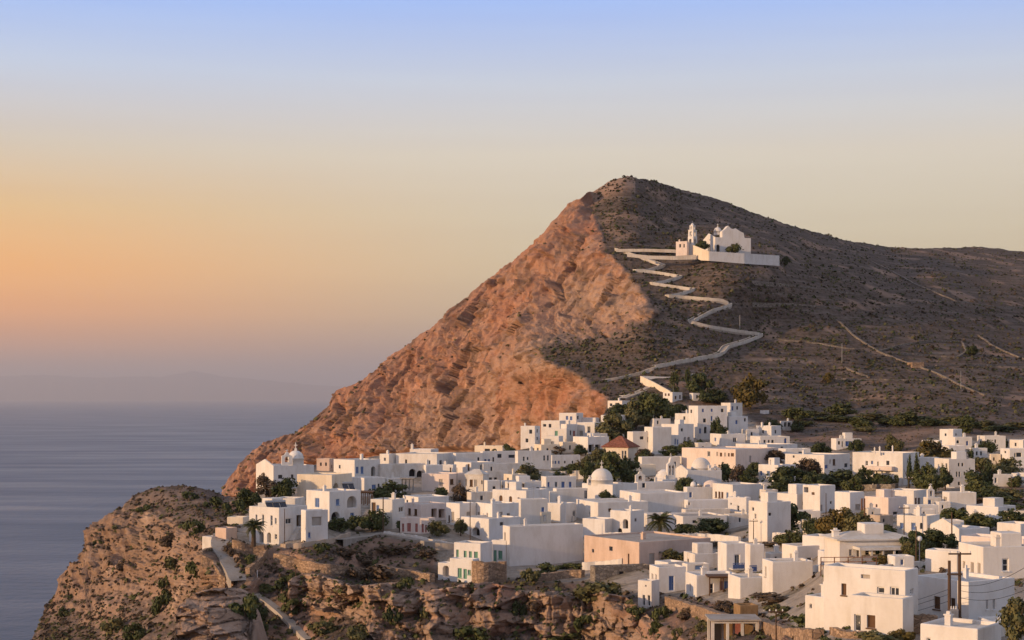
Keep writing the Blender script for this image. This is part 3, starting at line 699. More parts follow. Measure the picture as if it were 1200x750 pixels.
    ins = [C+r*t+l*t, B-r*t+l*t, E_-r*t-l*t, A+r*t-l*t]; out = [C, B, E_, A]
    for i in range(4):
        j = (i+1) % 4
        w.face([q(out[i], zt), q(out[j], zt), q(ins[j], zt), q(ins[i], zt)])
        w.face([q(ins[i], zt), q(ins[j], zt), q(ins[j], zt-par-.1), q(ins[i], zt-par-.1)])
    if ped: w.face([q(C, zt), q((A+C)/2, zt+ped), q((A+C)/2+r*.3, zt+ped), q(C+r*.3, zt)]); w.face([q(A, zt), q((A+C)/2, zt+ped), q((A+C)/2+r*.3, zt+ped), q(A+r*.3, zt)]); w.face([q(A+r*.3, zt), q(C+r*.3, zt), q((A+C)/2+r*.3, zt+ped)])
    soften(w.build('wall', M[m], root))
    rf = MB(); rf.face([q(p, zt-par) for p in ins]); ro = rf.build('roof', M[roof], root)
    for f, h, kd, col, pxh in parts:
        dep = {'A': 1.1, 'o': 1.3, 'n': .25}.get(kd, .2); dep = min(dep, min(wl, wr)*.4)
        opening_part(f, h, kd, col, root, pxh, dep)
    for c_ in ch:
        px, hh, ww = c_; cD_ = D+2.2; b_ = Vector(((px-CX)/F*cD_, cD_, zt-par)); wm = ww/F*cD_; hm = hh/F*cD_+par
        cm = MB(); cm.cbox(b_, wm, wm, hm, ph); cm.cbox(b_+up*hm, wm*1.35, wm*1.35, .1, ph); cm.cbox(b_+up*(hm+.1), wm*.5, wm*.5, .25, ph)
        cm.build('chimney', M[m], root)
    if not ch and ar.random() < .42 and not any(k in label for k in ('shack', 'hut', 'shed', 'stair', 'room', 'parapet', 'roof')):
        b_ = C+r*wr*ar.uniform(.2, .8)+l*wl*ar.uniform(.25, .8); b_ = Vector((b_.x, b_.y, zt-par)); hm = par+ar.uniform(.5, 1.0); wm = ar.uniform(.4, .65)
        cm = MB(); cm.cbox(b_, wm, wm, hm, ph); cm.cbox(b_+up*hm, wm*1.3, wm*1.3, .1, ph); cm.cbox(b_+up*(hm+.1), wm*.6, wm*.6, .22, ph); cm.build('chimney', M[m], root)
    if wr > 4.5 and wl > 4 and ar.random() < .33 and not any(k in label for k in ('blank', 'shack', 'flat', 'parapet', 'roof', 'church', 'chapel', 'pointed', 'dome')):
        b_ = C+r*wr*ar.uniform(.35, .7)+l*wl*ar.uniform(.45, .7); b_ = Vector((b_.x, b_.y, zt-par)); cm = MB(); cm.cbox(b_, ar.uniform(1.8, 2.8), ar.uniform(1.8, 2.6), par+ar.uniform(1.0, 1.7), ph); soften(cm.build('stair_head', M[m], root))
    HOUSES.append((label, C, r, l, wl, wr, zt, D))
    return dict(root=root, C=C, r=r, l=l, wl=wl, wr=wr, zb=zb, zt=zt, D=D, FL=FL, FR=FR, ph=ph)

def dome_part(c, R, hk, parent, m='white', drum=0.0, cross=True, name='dome'):
    """c: centre of the base circle"""
    mb = MB(); prof = [(R*1.02, 0), (R*1.02, drum), (R*1.06, drum), (R*1.06, drum+.15)] if drum else [(R, 0)]
    prof += [(R*math.cos(q), drum+.15*(drum > 0)+R*hk*math.sin(q)) for q in [math.pi/2*k/12 for k in range(13)]]
    prof[-1] = (.001, prof[-1][1]); mb.lathe(c, prof, 28)
    d = mb.build(name, M[m], parent, smooth=True)
    if cross:
        z = c.z+prof[-1][1]; k = MB(); k.cbox((c.x, c.y, z-.05), .5, .5, .5); k.cbox((c.x, c.y, z+.4), .16, .16, 1.3); k.cbox((c.x, c.y, z+1.05), .75, .15, .16); k.build('cross', M[m], parent)
    return d
def bell_gable_part(c, wd, ht, yaw, parent, m='white', arches=1, name='bell_gable', th=.6):
    u = Vector((math.cos(yaw), math.sin(yaw), 0)); n = Vector((math.sin(yaw), -math.cos(yaw), 0))
    f = Face(Vector((c.x, c.y, 0))-u*wd/2, u, wd, n); fb = Face(f.o-n*th, u, wd, -n)
    z0, z1 = c.z, c.z+ht*.72
    outer = [(0, z0), (wd, z0), (wd, z1), (wd*.72, z1+ht*.10), (wd*.62, z1+ht*.28), (wd*.5, z1+ht*.33), (wd*.38, z1+ht*.28), (wd*.28, z1+ht*.10), (0, z1)]
    hs = []
    for i in range(arches):
        a = wd*(.5 if arches == 1 else (.3 if i == 0 else .7)); hw = wd*(.21 if arches == 1 else .13)
        hs.append(outline(a-hw, a+hw, z0+ht*.22, z0+ht*.68, True))
    mb = MB(); poly_fill(mb, f, outer, hs); poly_fill(mb, fb, outer, hs)
    for lp in [outer]+hs:
        for i in range(len(lp)):
            a, b = lp[i], lp[(i+1) % len(lp)]; mb.face([f.pt(*a), f.pt(*b), f.pt(*b, th), f.pt(*a, th)])
    g = mb.build(name, M[m], parent)
    for h in hs:
        uc = sum(p[0] for p in h[:2])/2; b = MB(); zc = max(p[1] for p in h); p0 = f.pt(uc, zc-.15, th/2)
        s = wd*.13; b.lathe(p0-Vector((0, 0, s*2.2)), [(s, 0), (s*.8, s*.5), (s*.55, s*1.5), (.001, s*2.1)], 10); b.build('bell', M['rust'], g)
    k = MB(); p0 = f.pt(wd/2, z1+ht*.32, th/2); k.cbox(p0, .13, .13, ht*.2, yaw); k.cbox(p0+Vector((0, 0, ht*.1)), .55, .12, .13, yaw); k.build('cross', M[m], parent)
    return g
# ------------------------------------------------------------------ kit: plants
def leaf_cloud(n, rx, ry, rz, size, seed, clumps=9, cz=0.0, squash=.0):
    """leaf-sized faces gathered in clumps through an uneven crown"""
    R = random.Random(seed); cl = []
    for i in range(clumps):
        while True:
            p = Vector((R.uniform(-1, 1), R.uniform(-1, 1), R.uniform(-1, 1)))
            if p.length < 1: break
        p = p*(.72/max(p.length, .35) if R.random() < .6 else .7)
        cl.append((p, R.uniform(.28, .5)))
    mb = MB()
    for i in range(n):
        p, r = R.choice(cl)
        d = Vector((R.gauss(0, 1), R.gauss(0, 1), R.gauss(0, 1))).normalized()
        q = p+d*r*(R.random()**.45)
        c = Vector((q.x*rx, q.y*ry, cz+q.z*rz))
        nn = (d+Vector((R.gauss(0, .5), R.gauss(0, .5), R.gauss(.3, .5)))).normalized()
        a = nn.orthogonal().normalized(); b = nn.cross(a); th = R.uniform(0, 6.28)
        a, b = a*math.cos(th)+b*math.sin(th), b*math.cos(th)-a*math.sin(th)
        s = size*R.uniform(.6, 1.4)
        mb.face([c-a*s*.5-b*s*.35, c+a*s*.5-b*s*.3, c+a*s*.45+b*s*.35, c-a*s*.45+b*s*.35])
    return mb
PROTO = {}
def proto(kind, var):
    key = (kind, var)
    if key in PROTO: return PROTO[key]
    if kind == 'bush': mb = leaf_cloud(700, 1, 1, .62, .17, 50+var, 8, .45)
    elif kind == 'tree': mb = leaf_cloud(2300, 1, 1, .85, .135, 80+var, 18, 0)
    elif kind == 'cypress': mb = leaf_cloud(900, .8, .8, 1.0, .15, 120+var, 16, 0)
    me = None
    o = mb.build('proto', M['leaf']); me = o.data; bpy.data.objects.remove(o)
    PROTO[key] = me; return me
MESHMAT = {}
def leaf_mesh(kind, var, m):
    k = (kind, var, m)
    if k not in MESHMAT:
        me = proto(kind, var).copy(); me.materials.clear(); me.materials.append(M[m]); me.name = kind+'_leaves'; MESHMAT[k] = me
    return MESHMAT[k]
TRK = {}
def trunk_mesh(var):
    if var not in TRK:
        R = random.Random(300+var); mb = MB(); b = R.uniform(-.1, .1)
        mb.tube([(0, 0, -.3), (b*.4, .02, .25), (b, .05, .62), (b*1.1, .08, .95)], [.075, .06, .05, .03], 7)
        for k in range(4):
            q = k*1.6+R.random(); h = R.uniform(.45, .65); mb.tube([(b*.7, .03, h), (b+.28*math.cos(q), .28*math.sin(q), h+.3), (b+.5*math.cos(q), .5*math.sin(q), h+.62)], [.035, .025, .012], 5)
        o = mb.build('trunk', M['bark']); TRK[var] = o.data; bpy.data.objects.remove(o)
    return TRK[var]
def child(name, me, root, loc=(0, 0, 0), sc=(1, 1, 1), rz=0):
    o = bpy.data.objects.new(name, me); COL.objects.link(o); o.parent = root; o.location = loc; o.scale = sc; o.rotation_euler = (0, 0, rz); return o
def tree(label, px, yt, yb, wpx, m='leaf', kind='tree', D=None, name='tree', cat='tree', group=None):
    D = gd(px, yb) if D is None else D
    c = P(px, yb, D); h = (yb-yt)/F*D; w_ = wpx/F*D; var = rnd.randrange(4)
    root = thing(name, label, cat, c, group)
    if kind == 'cypress':
        child('crown', leaf_mesh('cypress', var, m), root, (0, 0, h*.54), (w_/2/.85, w_/2/.85, h*.5), rnd.uniform(0, 6))
        child('trunk', trunk_mesh(var), root, (0, 0, 0), (h*.3, h*.3, h*.45), 0)
    else:
        ch_ = h*(.86 if h > w_*1.1 else .97)
        child('crown', leaf_mesh('tree', var, m), root, (0, 0, h-ch_/2), (w_/2/.86, w_/2/.86, ch_/2/.76), rnd.uniform(0, 6))
        child('trunk', trunk_mesh(var), root, (0, 0, 0), (h*.55, h*.55, h*.72), rnd.uniform(0, 6))
    return root
def ground_at(px, py):
    """a point of the finished (weathered) land surface seen at this place"""
    X, PX, PY, V, N = (OR if 206 < px < 290 and py > curve([(206,722),(221,699),(245,690),(285,694),(290,704)], px) else (CL if 345 < px < 775 and curve(CTOP, px)+3 < py < curve(CBOT, px)-2 else GR))[:5]
    i = int(np.clip(np.searchsorted(X, px), 0, len(X)-1)); 
    q = V[i]; sy = HY-q[:, 2]/q[:, 1]*F
    j = int(np.argmin(np.abs(sy-py)))
    return Vector(q[j]), Vector(N[i, j])
def bush(label, px, yb, wpx, hpx, m='leaf', group=None, name='bush', cat='bush'):
    c, n = ground_at(px, yb); D = c.y
    h = hpx/F*D; w_ = wpx/F*D; var = rnd.randrange(5)
    o = bpy.data.objects.new(name, leaf_mesh('bush', var, m)); COL.objects.link(o)
    o.location = c-Vector((0, -.35*w_*.3, h*.06)); o.scale = (w_/2/.95, w_/2/.95, h/1.02); o.rotation_euler = (0, 0, rnd.uniform(0, 6))
    return tag(o, label, cat, group)
def palm(label, px, yt, yb, wpx, D=None):
    D = gd(px, yb) if D is None else D
    c = P(px, yb, D); h = (yb-yt)/F*D; R_ = wpx/F*D/2; rr = random.Random(int(px))
    root = thing('palm_tree', label, 'palm tree', c)
    th = h*.6; tm = MB(); tm.tube([c-Vector((0, 0, .5)), c+Vector((.05, 0, th*.5)), c+Vector((.1, 0, th))], [.42, .34, .3], 9); tm.build('trunk', M['bark'], root)
    mb = MB(); t0 = c+Vector((.1, 0, th))
    for k in range(46):
        q = k*2.4+rr.uniform(-.2, .2); el0 = rr.uniform(-.35, 1.3); L = R_*rr.uniform(.85, 1.12)
        d = Vector((math.cos(q), math.sin(q), 0)); pts = []
        e = el0; p = t0.copy()
        for i in range(9):
            pts.append(p.copy()); p = p+(d*math.cos(e)+Vector((0, 0, math.sin(e))))*L/8; e -= .2
        s = d.cross(Vector((0, 0, 1)))
        for i in range(8):
            a, b = pts[i], pts[i+1]; ww = R_*.16*math.sin(math.pi*min(1, (i+1)/8.5)+.15)
            for sg in (-1, 1):
                for f_ in (0, .5):
                    m0 = a.lerp(b, f_); m1 = a.lerp(b, f_+.38)
                    mb.face([m0, m1, m1+s*sg*ww+(b-a)*.5-Vector((0, 0, ww*.5)), m0+s*sg*ww*.9+(b-a)*.5-Vector((0, 0, ww*.5))])
    mb.build('crown', M['palm'], root)
    return root
# ------------------------------------------------------------------ kit: poles
def pole(label, px, yt, yb, wpx=1.0, m='pole', arm=True, D=None, name='utility_pole', cat='utility pole', group=None):
    D = gd(px, yb) if D is None else D
    c = P(px, yb, D); h = (yb-yt)/F*D; r = max(wpx/F*D/2, .07)
    root = thing(name, label, cat, c, group)
    mb = MB(); mb.tube([c-Vector((0, 0, 1)), c+Vector((0, 0, h))], [r*1.1, r*.8], 8); mb.build('post', M[m], root)
    if arm:
        a = MB(); a.box(c+Vector((-.75, -.08, h-.45)), (1.5, 0, 0), (0, .12, 0), (0, 0, .12)); ao = a.build('crossarm', M[m], root)
        for k in (-.6, 0, .6):
            i = MB(); i.lathe(c+Vector((k, -.02, h-.33)), [(.05, 0), (.08, .05), (.05, .1), (.07, .15), (.001, .2)], 8); i.build('insulator', M['frame'], ao)
    return root
# ------------------------------------------------------------------ the village
H = house
G1 = 'white cube houses of the village'
# --- the houses on the cliff edge, at the left
h1 = H('two-storey white cliff-edge house with slit windows and arches behind the palm', 292, 327, 360, 595, 638,
  'L 299.5 301.5 603 611 wk;L 307.3 309.3 603 616 wk;L 317 319.3 604 616 wk;L 322 324 607 614 wk;L 304 309 623 636 Ad;L 313 317.5 624 636 Ad;L 322 324.6 626 632 wk;R 334.7 341.5 607.5 614 wk;R 347.5 356 603.5 617 on;R 344.8 348.8 628 632.5 wn;R 352.3 356 624 637 db', group=G1)
H('white house end with a large blind arch beside the blue door', 355, 358, 384.5, 598, 635, 'R 365.7 376.7 606 616 ny;R 361.3 364 624 630 wb', group=G1, D=h1['D']-1.5)
H('small white stair head on the roof of the cliff-edge house', 303, 316, 319, 589.5, 596, D=h1['D']+4, depth=.8, group=G1)
H('cream walled upper room behind the solar panels of the cliff-edge house', 319, 346, 358, 584, 600, 'L 330 332 589 594 wk', D=h1['D']+9, depth=4, group=G1, m='white2')
H('white house with a blue balcony door and two round arches above dark shrubs', 358.7, 386, 423, 576, 614,
  'L 369 374 583.7 594.5 db;R 394 397.8 585 592 wb;R 407 418 581.5 595 Ay;R 388.5 398 600 611 Ad;R 410.7 415 601 607 wb', group=G1)
H('broad cream house with a dark arch on its shaded side below the vaulted church', 348, 389, 412.5, 556.5, 592, 'R 390.5 396.7 566 575 Ad;R 401.5 406.5 565.5 571 wk', group=G1, m='cream')
H('long white house with balcony doors at the head of the lane near the cliff', 391, 415.5, 445.5, 539, 562, 'R 417.2 420.2 547 555 db;R 422.8 426 546.7 555 wb;R 435 440 546.5 558 Ad;L 397 399 545 549 wk', group=G1)
H('rosy bare-plaster house behind the cream house with dome to its left', 371, 386, 392, 537.5, 552, 'L 381 383 542 546 wk;L 375 377 542 546 wk', m='pink', group='plastered houses', name='plastered_house')
H('white cube with one lit flank just below the balcony house', 410.7, 426.7, 452, 560, 582, 'R 436 440.5 568 577 db;R 442.8 445 567 571.5 wk', group=G1)
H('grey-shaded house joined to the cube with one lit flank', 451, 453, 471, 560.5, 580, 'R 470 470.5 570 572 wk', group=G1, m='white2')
H('white house with an orange niche standing right of the round green tree', 434, 460, 474.5, 585.5, 620, 'L 435.5 440 589 601 nn;L 441.2 444.2 592 599.5 wb;R 467.5 473 594 600 wk', group=G1)
# --- road front
H('upper storey of pale pink house with two brown framed windows', 474, 493.3, 524, 591, 612, 'L 478 481.4 595.7 603.2 wn;L 485.3 488.8 596.5 604 wn;R 505.5 512 596 607 on;R 514 521 596.5 607 on', m='pale_pink', group='pale pink houses', ch=[(484, 5, 2.2)])
H('lower storey of pale pink house with a row of red shuttered doors', 469, 502.5, 510, 607.5, 625, 'L 471 473.6 613.5 623 dr;L 477 481.5 613 623 dr;L 486.5 489.6 613.5 623.5 dr;L 494 496.6 614 624 dr;L 498 500 615 624 dr', m='pale_pink', group='pale pink houses')
H('white house beside the pale pink one with a tall grey window each side', 522.7, 538.8, 558, 590, 618, 'L 528.7 532 600 611 wy;R 547 551 600 608 wy;L 525 527 604 612 wn', group=G1)
H('white house with two slim windows and a deep shaded side porch', 557.3, 576.8, 608, 590.5, 626, 'L 559.5 562 600 608.5 wy;L 570 572 601 608.5 wy;R 583 589 600 609 dy;R 594 598 601 609 wk', group=G1)
H('long low white terrace wall house with an arched car port behind the lamp pole', 540, 573, 610, 608, 636, 'L 553.5 562 618 628 Ad;R 586 590 612 616 wk', group=G1)
H('white house with two dark arches and one arched window on its sunny side', 577, 616.7, 643.5, 575, 600, 'L 585 588.8 580.5 588 an;L 596.5 600 581.5 592 an;L 606.5 608.8 583 590 wn', group=G1)
H('tall blank-walled house with one narrow blue window', 605, 610, 642, 585, 614, 'R 634.7 638 594.5 604 wb', group=G1)
H('white cube with a dark door on its right flank between blue window and blank cube', 641, 663, 675.5, 590, 613, 'R 671.5 674.6 598.5 608 dk', group=G1)
H('white cube with a climbing stem on its lit face and a long shaded side', 675, 700.5, 760, 588.8, 614, 'L 690 691.2 600 606 wk', group=G1)
H('small tower house with an arched loggia in its lit face left of the palm', 715, 739, 755, 599, 628, 'L 730 736 608.5 619.5 Ad;L 724 728.8 619 627 Dd', group=G1)
H('blank grey-white cube between the huge blank wall and the arched tower house', 682.5, 709, 723, 608.5, 630, group=G1, phi=60)
H('house with a huge blank shaded wall above the scrub', 589, 597, 683.5, 617, 664, 'L 590.5 592.6 624 634 wy', group=G1, phi=22)
H('narrow white block with two green shutters beside the huge blank wall', 576, 593, 598, 633.5, 662, 'L 578.4 581.8 644.8 658.5 wg;L 583.8 588.6 645.5 654.8 wg', group='green-shuttered house blocks', phi=60)
H('wide upper block with four green shuttered windows', 532, 563, 577, 637, 672, 'L 534.5 537.6 644 653 wg;L 543.4 546.8 645.5 655 wg;L 549.6 553 646 655.6 wg;L 555.5 560 646.5 656 wg', group='green-shuttered house blocks', phi=60)
H('lower block with green shuttered windows at the cliff rim', 527, 554, 560, 655.5, 683, 'L 536.4 541 666 677 wg;L 543.2 547 667 678.5 dg;L 548.2 552 668 673.5 wg', group='green-shuttered house blocks', phi=60)
H('low white wing with an arched opening and a terrace at the cliff rim', 513, 529, 533, 660, 681, 'L 519 526 663 676 Ay', group='green-shuttered house blocks', phi=60)
# --- row along the plateau's far edge
H('small white cube at the start of the far row against the orange cliff', 444.7, 456, 464.5, 532, 546, 'L 450 452 536.5 540 wk', group=G1)
H('long lit white house of the far row with two windows on its blue-grey end', 464, 512, 532.5, 532, 547, 'L 474.7 477 538.5 543.5 wk;L 502 504.2 539.5 544 wk;R 515 518 539.5 544.5 wk;R 521 523.5 539.5 544.5 wk', group=G1)
H('white house with a stubby rounded chimney at the top of the far row', 480, 505, 514, 526.5, 536, ch=[(483, 5, 2.6)], group=G1, D=446)
H('blue-grey shaded house in the middle of the far row', 532, 534, 566, 531, 547, 'R 559.6 562 536 541 wk', group=G1)
H('cream upper house ending the far row below the orange cliff', 556, 589, 594, 522.5, 535, 'L 568 574 526 529.5 wk', m='cream', group=G1, D=450)
H('long shaded house with blue doors in the far row', 564, 566, 606.5, 529, 546, 'R 567.6 570 538 543 wb;R 572 574.4 538 543 wb;R 577 579.6 535.5 543 dk;R 583 588 532 536.5 wk;R 596 603.5 533 536.5 wk', group=G1)
H('shaded house with paired dark windows right of the long blue-door house', 605, 607, 646, 528.5, 548, 'R 612.8 615.2 535 540.5 wk;R 617.5 619.5 535.5 539 wk;R 636.6 639.2 533.5 540 wk;R 641 643.4 533.5 540 wk', group=G1)
H('low white house with tiny blue windows right of the paired dark windows', 644, 647, 680, 533.5, 548, 'R 646.6 648.8 540 543.5 wb;R 650 652 540 543.5 wb;R 654 656 540 543.5 wb;R 661 663 540 543 wk;R 670 672 540 543 wk', group=G1)
H('flat white house with a blue roof edge below the far row', 532, 552, 579.5, 542, 559, 'L 547.8 550.2 543.8 552 dn;R 563 564.5 545 551 wk', group=G1)
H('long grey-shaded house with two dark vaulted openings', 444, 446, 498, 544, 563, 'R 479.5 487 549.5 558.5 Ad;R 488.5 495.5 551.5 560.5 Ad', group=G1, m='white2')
H('bluish blank house between the vaulted openings and a lit small front', 497, 499, 519, 545, 560, group=G1)
H('small lit white front above the square brown window house', 517, 531, 535, 544.5, 559, 'L 527.2 528.8 548 554 dn', group=G1)
H('pinkish house with a square brown window and grey door above the parked cars', 494, 526.5, 545, 555.5, 578, 'L 514.5 518.8 561.5 570 dy;R 527.6 531.8 561.5 567.5 wn;R 537.5 540.5 563 568 wy', m='pale_pink', group='pale pink houses')
ht = H('little house with a low pointed roof and four windows', 544, 566, 573, 556, 579, 'L 545.4 547 561 569 wy;L 550.5 554 562 570 wn;L 555.8 559.2 562 570 wy;L 564 565.6 563 567.5 wk', group=G1, m='white2')
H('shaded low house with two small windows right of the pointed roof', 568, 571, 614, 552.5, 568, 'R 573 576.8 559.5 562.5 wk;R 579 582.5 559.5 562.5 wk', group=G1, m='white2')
H('white house with a brown-posted porch left of the deep blue shutters', 584, 595, 634.5, 564.5, 579, 'L 587.5 589 568.5 575 dn;R 598.5 601.5 568.5 573.5 wn;R 605 609.2 568 573.5 wn;R 628.7 632 571 575 wk', group=G1)
H('tiny house with one square window behind the arched house', 568, 571, 586, 563, 580, 'R 577.5 580.8 570 573.5 wk', group=G1)
H('white house with four deep blue shuttered windows in a row', 634, 640, 675, 558.7, 575, 'R 641.8 644.2 565 570.5 wb;R 650.2 653.6 564.5 571 wk;R 658 662 564.5 571.5 wb;R 666.8 670 564.5 571 wb', group=G1)
H('long flat grey-shaded house with a tall dark window at its right end', 649, 652, 690, 572.5, 592, 'R 684.8 688.6 574.8 584.8 wk', group=G1)
H('flat house with solar panels on its roof edge behind the arched house', 642, 644, 676, 576, 592, group=G1)
# --- around the domed chapels
hd1 = H('base of the first domed church with dark windows and a dark shrub in front', 682, 718, 747, 568, 592, 'L 704.6 706.2 576 581 wk;L 709.5 713 576 581 wk;R 733 735 574 578 wk', group='church blocks', cat='church', name='church')
H('long blank white house with a bent lit corner above the great palm', 726, 750, 806, 578, 606, 'L 726.4 729 583.5 589 dn;R 806 806.5 588 592 dk', group=G1)
hb1 = H('flat white house under the small bell gable', 744, 747, 792, 565, 580, 'R 752.8 756.2 566.3 571.5 dk', group=G1)
hd2 = H('squat chapel with a wide white dome beside the slender bell tower', 768, 777, 792, 562, 577, 'R 781 782.5 566 570 wk', group='church blocks', cat='chapel', name='chapel')
hd3 = H('white church nave with the high dome in front of the pink walled house', 790, 806, 846, 551.5, 572, 'R 795 796.5 558 562 wk', group='church blocks', cat='church', name='church', ped=1.2)
hd4 = H('grey-shaded chapel base with a low flattened dome', 803, 805, 836, 571, 590, 'R 808 811 577 583 db', group='church blocks', cat='chapel', name='chapel')
H('cream house front with three brown shuttered windows beside the flattened dome', 835, 858.7, 892, 568, 593, 'L 838 840.2 576 583 wn;L 841.8 844.2 576 583.5 wn;L 845.2 847.6 576.5 583.5 wn;L 851.2 853.6 577 583.5 wb', group=G1)
H('shaded low house with potted shrubs below the flattened dome', 804, 806, 853, 586, 604, 'R 807 808.5 589 592 dk', group=G1)
H('flat-roofed long house between the great palm and the lit cube', 800, 803, 856, 597, 612, group=G1, roof='roofgrey', m='white2')
H('lit white cube with a single dark doorway', 852.7, 874.7, 880, 583, 605, 'L 864 866.4 592.5 599 dk;L 856 857.4 589.5 591.5 wk', group=G1)
H('tall narrow white house with a brown creeper on its lower left', 877, 899, 927, 588.5, 634, 'L 881.2 883.4 594.8 598.5 wk;L 884 886 602 608 wk;R 901 904 601 604.5 wk', group=G1)
H('low flat white houses behind the garden wall of the palm', 780, 800, 852, 605, 625, 'L 790 792 610 614 wk;R 812 816 610 613 wk', group=G1, roof='roofgrey')
H('trapezoid white house with three blue-grey windows among dark trees', 888.7, 912, 932.5, 545, 567, 'L 890.6 893 552 557 wb;L 898.6 902 552 558 wb;L 906 908 552 557.5 wb', group=G1)
H('pale small house below the trapezoid house with one dark window', 890, 893, 908, 566, 582, 'R 894.8 896.6 571.5 576 wk', group=G1)
H('white house with a long sunlit wall and a diagonal shadow across it', 905, 934, 961.5, 579, 603, 'L 906.8 909 584.6 588.8 wk', group=G1)
H('tall white house with a big square dark opening on the upper floor', 940.5, 961, 979, 569, 602, 'L 942 947 571 577 od;L 951 954.5 577 580 wn;R 961.4 964 592 599 dy;R 973 975 587.5 590.5 wk', group=G1)
H('white house with a blue-grey window near the two rusty posts', 978, 996, 1013, 577, 603, 'R 1002.6 1008.2 591 597 wy', group=G1)
H('warm pink-lit house right of the two rusty posts', 1013, 1041, 1063, 583, 606, 'L 1026 1028 591 594.5 wk;R 1046.8 1052 600 603 wk', m='pale_pink', group='pale pink houses')  # pink of the low sun put into the wall colour
H('upper white house with two brown doors on its shaded side', 1038, 1071, 1087, 575, 600, 'L 1054 1056 582 584.5 wk;R 1072.4 1074.8 583.5 592 dn;R 1076 1078.4 583.5 592 dn', group=G1)
hb2 = H('tiny chapel with a blue door under the arched bell gable', 1085, 1087, 1104, 583, 602, 'R 1087.2 1091.6 586 593 db', group='church blocks', cat='chapel', name='chapel')
H('tall white house with an arched dark window on its long shaded wall', 1104, 1112, 1144.5, 577, 604, 'L 1105.4 1109.8 582.5 588 wy;R 1124.5 1133.5 594.5 600 Ad', group=G1)
H('small rounded upper room on the arched-window house', 1106, 1119, 1122, 571, 579, group=G1, D=322, depth=1.5)
H('low white house running right from the arched-window house', 1132, 1170, 1190.5, 594, 614, 'R 1181 1184 596 598.5 wk', group=G1)
H('white house with deep blue balcony door and blue window', 1051, 1086, 1101, 605, 634, 'L 1054.6 1058.8 612.6 619 wb;L 1067.8 1073 612.5 621.5 db;L 1078 1081.2 612.6 620 ak', group=G1)
H('low lit house with a pointed parapet above the dark round shrub', 1086, 1124, 1160, 620, 636, '', group=G1, ped=1.3)
H('small grey unplastered house among the olive trees', 1018, 1031, 1047, 604, 622, 'R 1035 1037 608 612 wk', m='bare', group='plastered houses', name='plastered_house')
H('pale house half hidden behind the pointed parapet and tall pole', 1100, 1108, 1130, 610, 628, group=G1)
H('white house with low parapets at the right edge beyond the big lit house', 1168, 1196, 1216, 614, 636, 'L 1181 1183 622 627 wk', group=G1)
# --- nearest houses, lower right
H('broad upper storey of the near right house, pink lit parapet', 1126, 1200, 1216, 632, 654, 'L 1166 1169 638 640 wk', group='near houses of the lower right', m='pale_pink')  # the pink sunlight on this storey is put into its plaster colour
H('near white house with a square dark window on its shaded right wall', 1123, 1152, 1212, 641, 680, 'L 1127.8 1130.6 658 671 wy;L 1137 1141 659 675 dy;L 1145 1149 660 675 dy;R 1175 1182 655 669.5 wk', group='near houses of the lower right')
H('low near house with a wide grey flat roof beside the lit lane', 1084, 1122, 1131, 646, 672, 'L 1089.5 1091.5 652 654 wk;L 1114 1116 658 664 wk', group='near houses of the lower right', roof='roofgrey')
H('near white house behind the double pole with two slit windows', 1074, 1135, 1189, 682, 740, 'L 1094.2 1101.6 699 714 wn;L 1113.8 1119.4 701 714 wn;R 1155.6 1158 703 714 wk;R 1163.6 1166.2 702.5 714 wk', group='near houses of the lower right', ch=[(1132, 11, 4.5)])
hm = H('large near white house with three brown framed windows upstairs', 965, 1061, 1076, 669, 742, 'L 986 991.6 684 697.5 wn;L 1028 1036.6 688 702 wk;L 1043 1053.8 688 702.4 wk;L 1009 1019.5 673.5 678 wy;R 1067 1070.6 690 696.5 wk', group='near houses of the lower right')
H('low front wing of the large near house with a glazed door', 997, 1058, 1066, 702, 744, 'L 1001 1009 720 740 dk;L 1016 1025.6 721 736 wn', group='near houses of the lower right', D=h1['D']*0+gd(1058, 744)-2.5)
H('white side wing with a terrace left of the large near house', 945, 967, 984, 700, 748, 'L 948.5 951 708 713 wk', group='near houses of the lower right', D=gd(967, 740)+4)
H('white wall house at the bottom edge behind the double pole', 1078, 1146, 1174, 737, 764, 'L 1086 1090 748 755 wk', group='near houses of the lower right')
H('small white shed with a lit top below the slit windows', 1152, 1157, 1184, 727, 748, 'R 1159 1163 729 733 wk', group='near houses of the lower right')
hp = H('long low house with a shaded porch and green doors', 966, 984, 1070, 632, 662, 'R 995 998.5 644 651 wy;R 1004 1009 643 654 wy;R 1014 1019.5 643 652 wk;R 1026 1031 642.5 658 dG;R 1048 1053 645 657 dG', group=G1, roof='roofgrey', ch=[(979, 8, 7)])
H('lit blank wing at the left end of the long porch house', 940, 966, 984, 629, 648, group=G1)
H('white house with a rounded lit side left of the rusty railing', 916, 934, 963.5, 640, 664, 'L 925.5 927.5 649 656 dy;R 946 951 654 657.5 wk', group=G1)
H('wide blank pinkish-white wall below the house with a rounded lit side', 893, 905, 953, 658, 699, 'L 896 898 664 676 wy', group=G1)
H('long low blank wall joining the pergola terrace', 853, 867, 906, 677, 702, '', group=G1)
H('white house with a blue balcony before a dark doorway', 841, 851, 878, 637, 675, 'R 861 867 650 663 dk', group=G1)
H('shaded annex with a blue railing right of the balcony house', 877, 879, 892.5, 638, 674, '', group=G1)
H('small white house with a lit gable left of the blue balcony', 801, 814, 845, 649, 668, 'L 805 807 655 659 wk', group=G1, m='white2')
H('white house with a tall blue door on its pinkish front', 761, 772, 804, 665, 696, 'L 763.4 765.6 672 681 wk;L 767.6 769.6 673 681.5 wk;R 784 790 675 692 db', group=G1)
H('white roof parapet with a lilac blue patch behind the tall blue door', 802, 805, 832, 661, 675, 'R 815 824 662.8 667.5 wp', group=G1)
H('low rooftop rooms above the tall blue door house', 767, 783, 802, 659, 670, group=G1, depth=1.5)
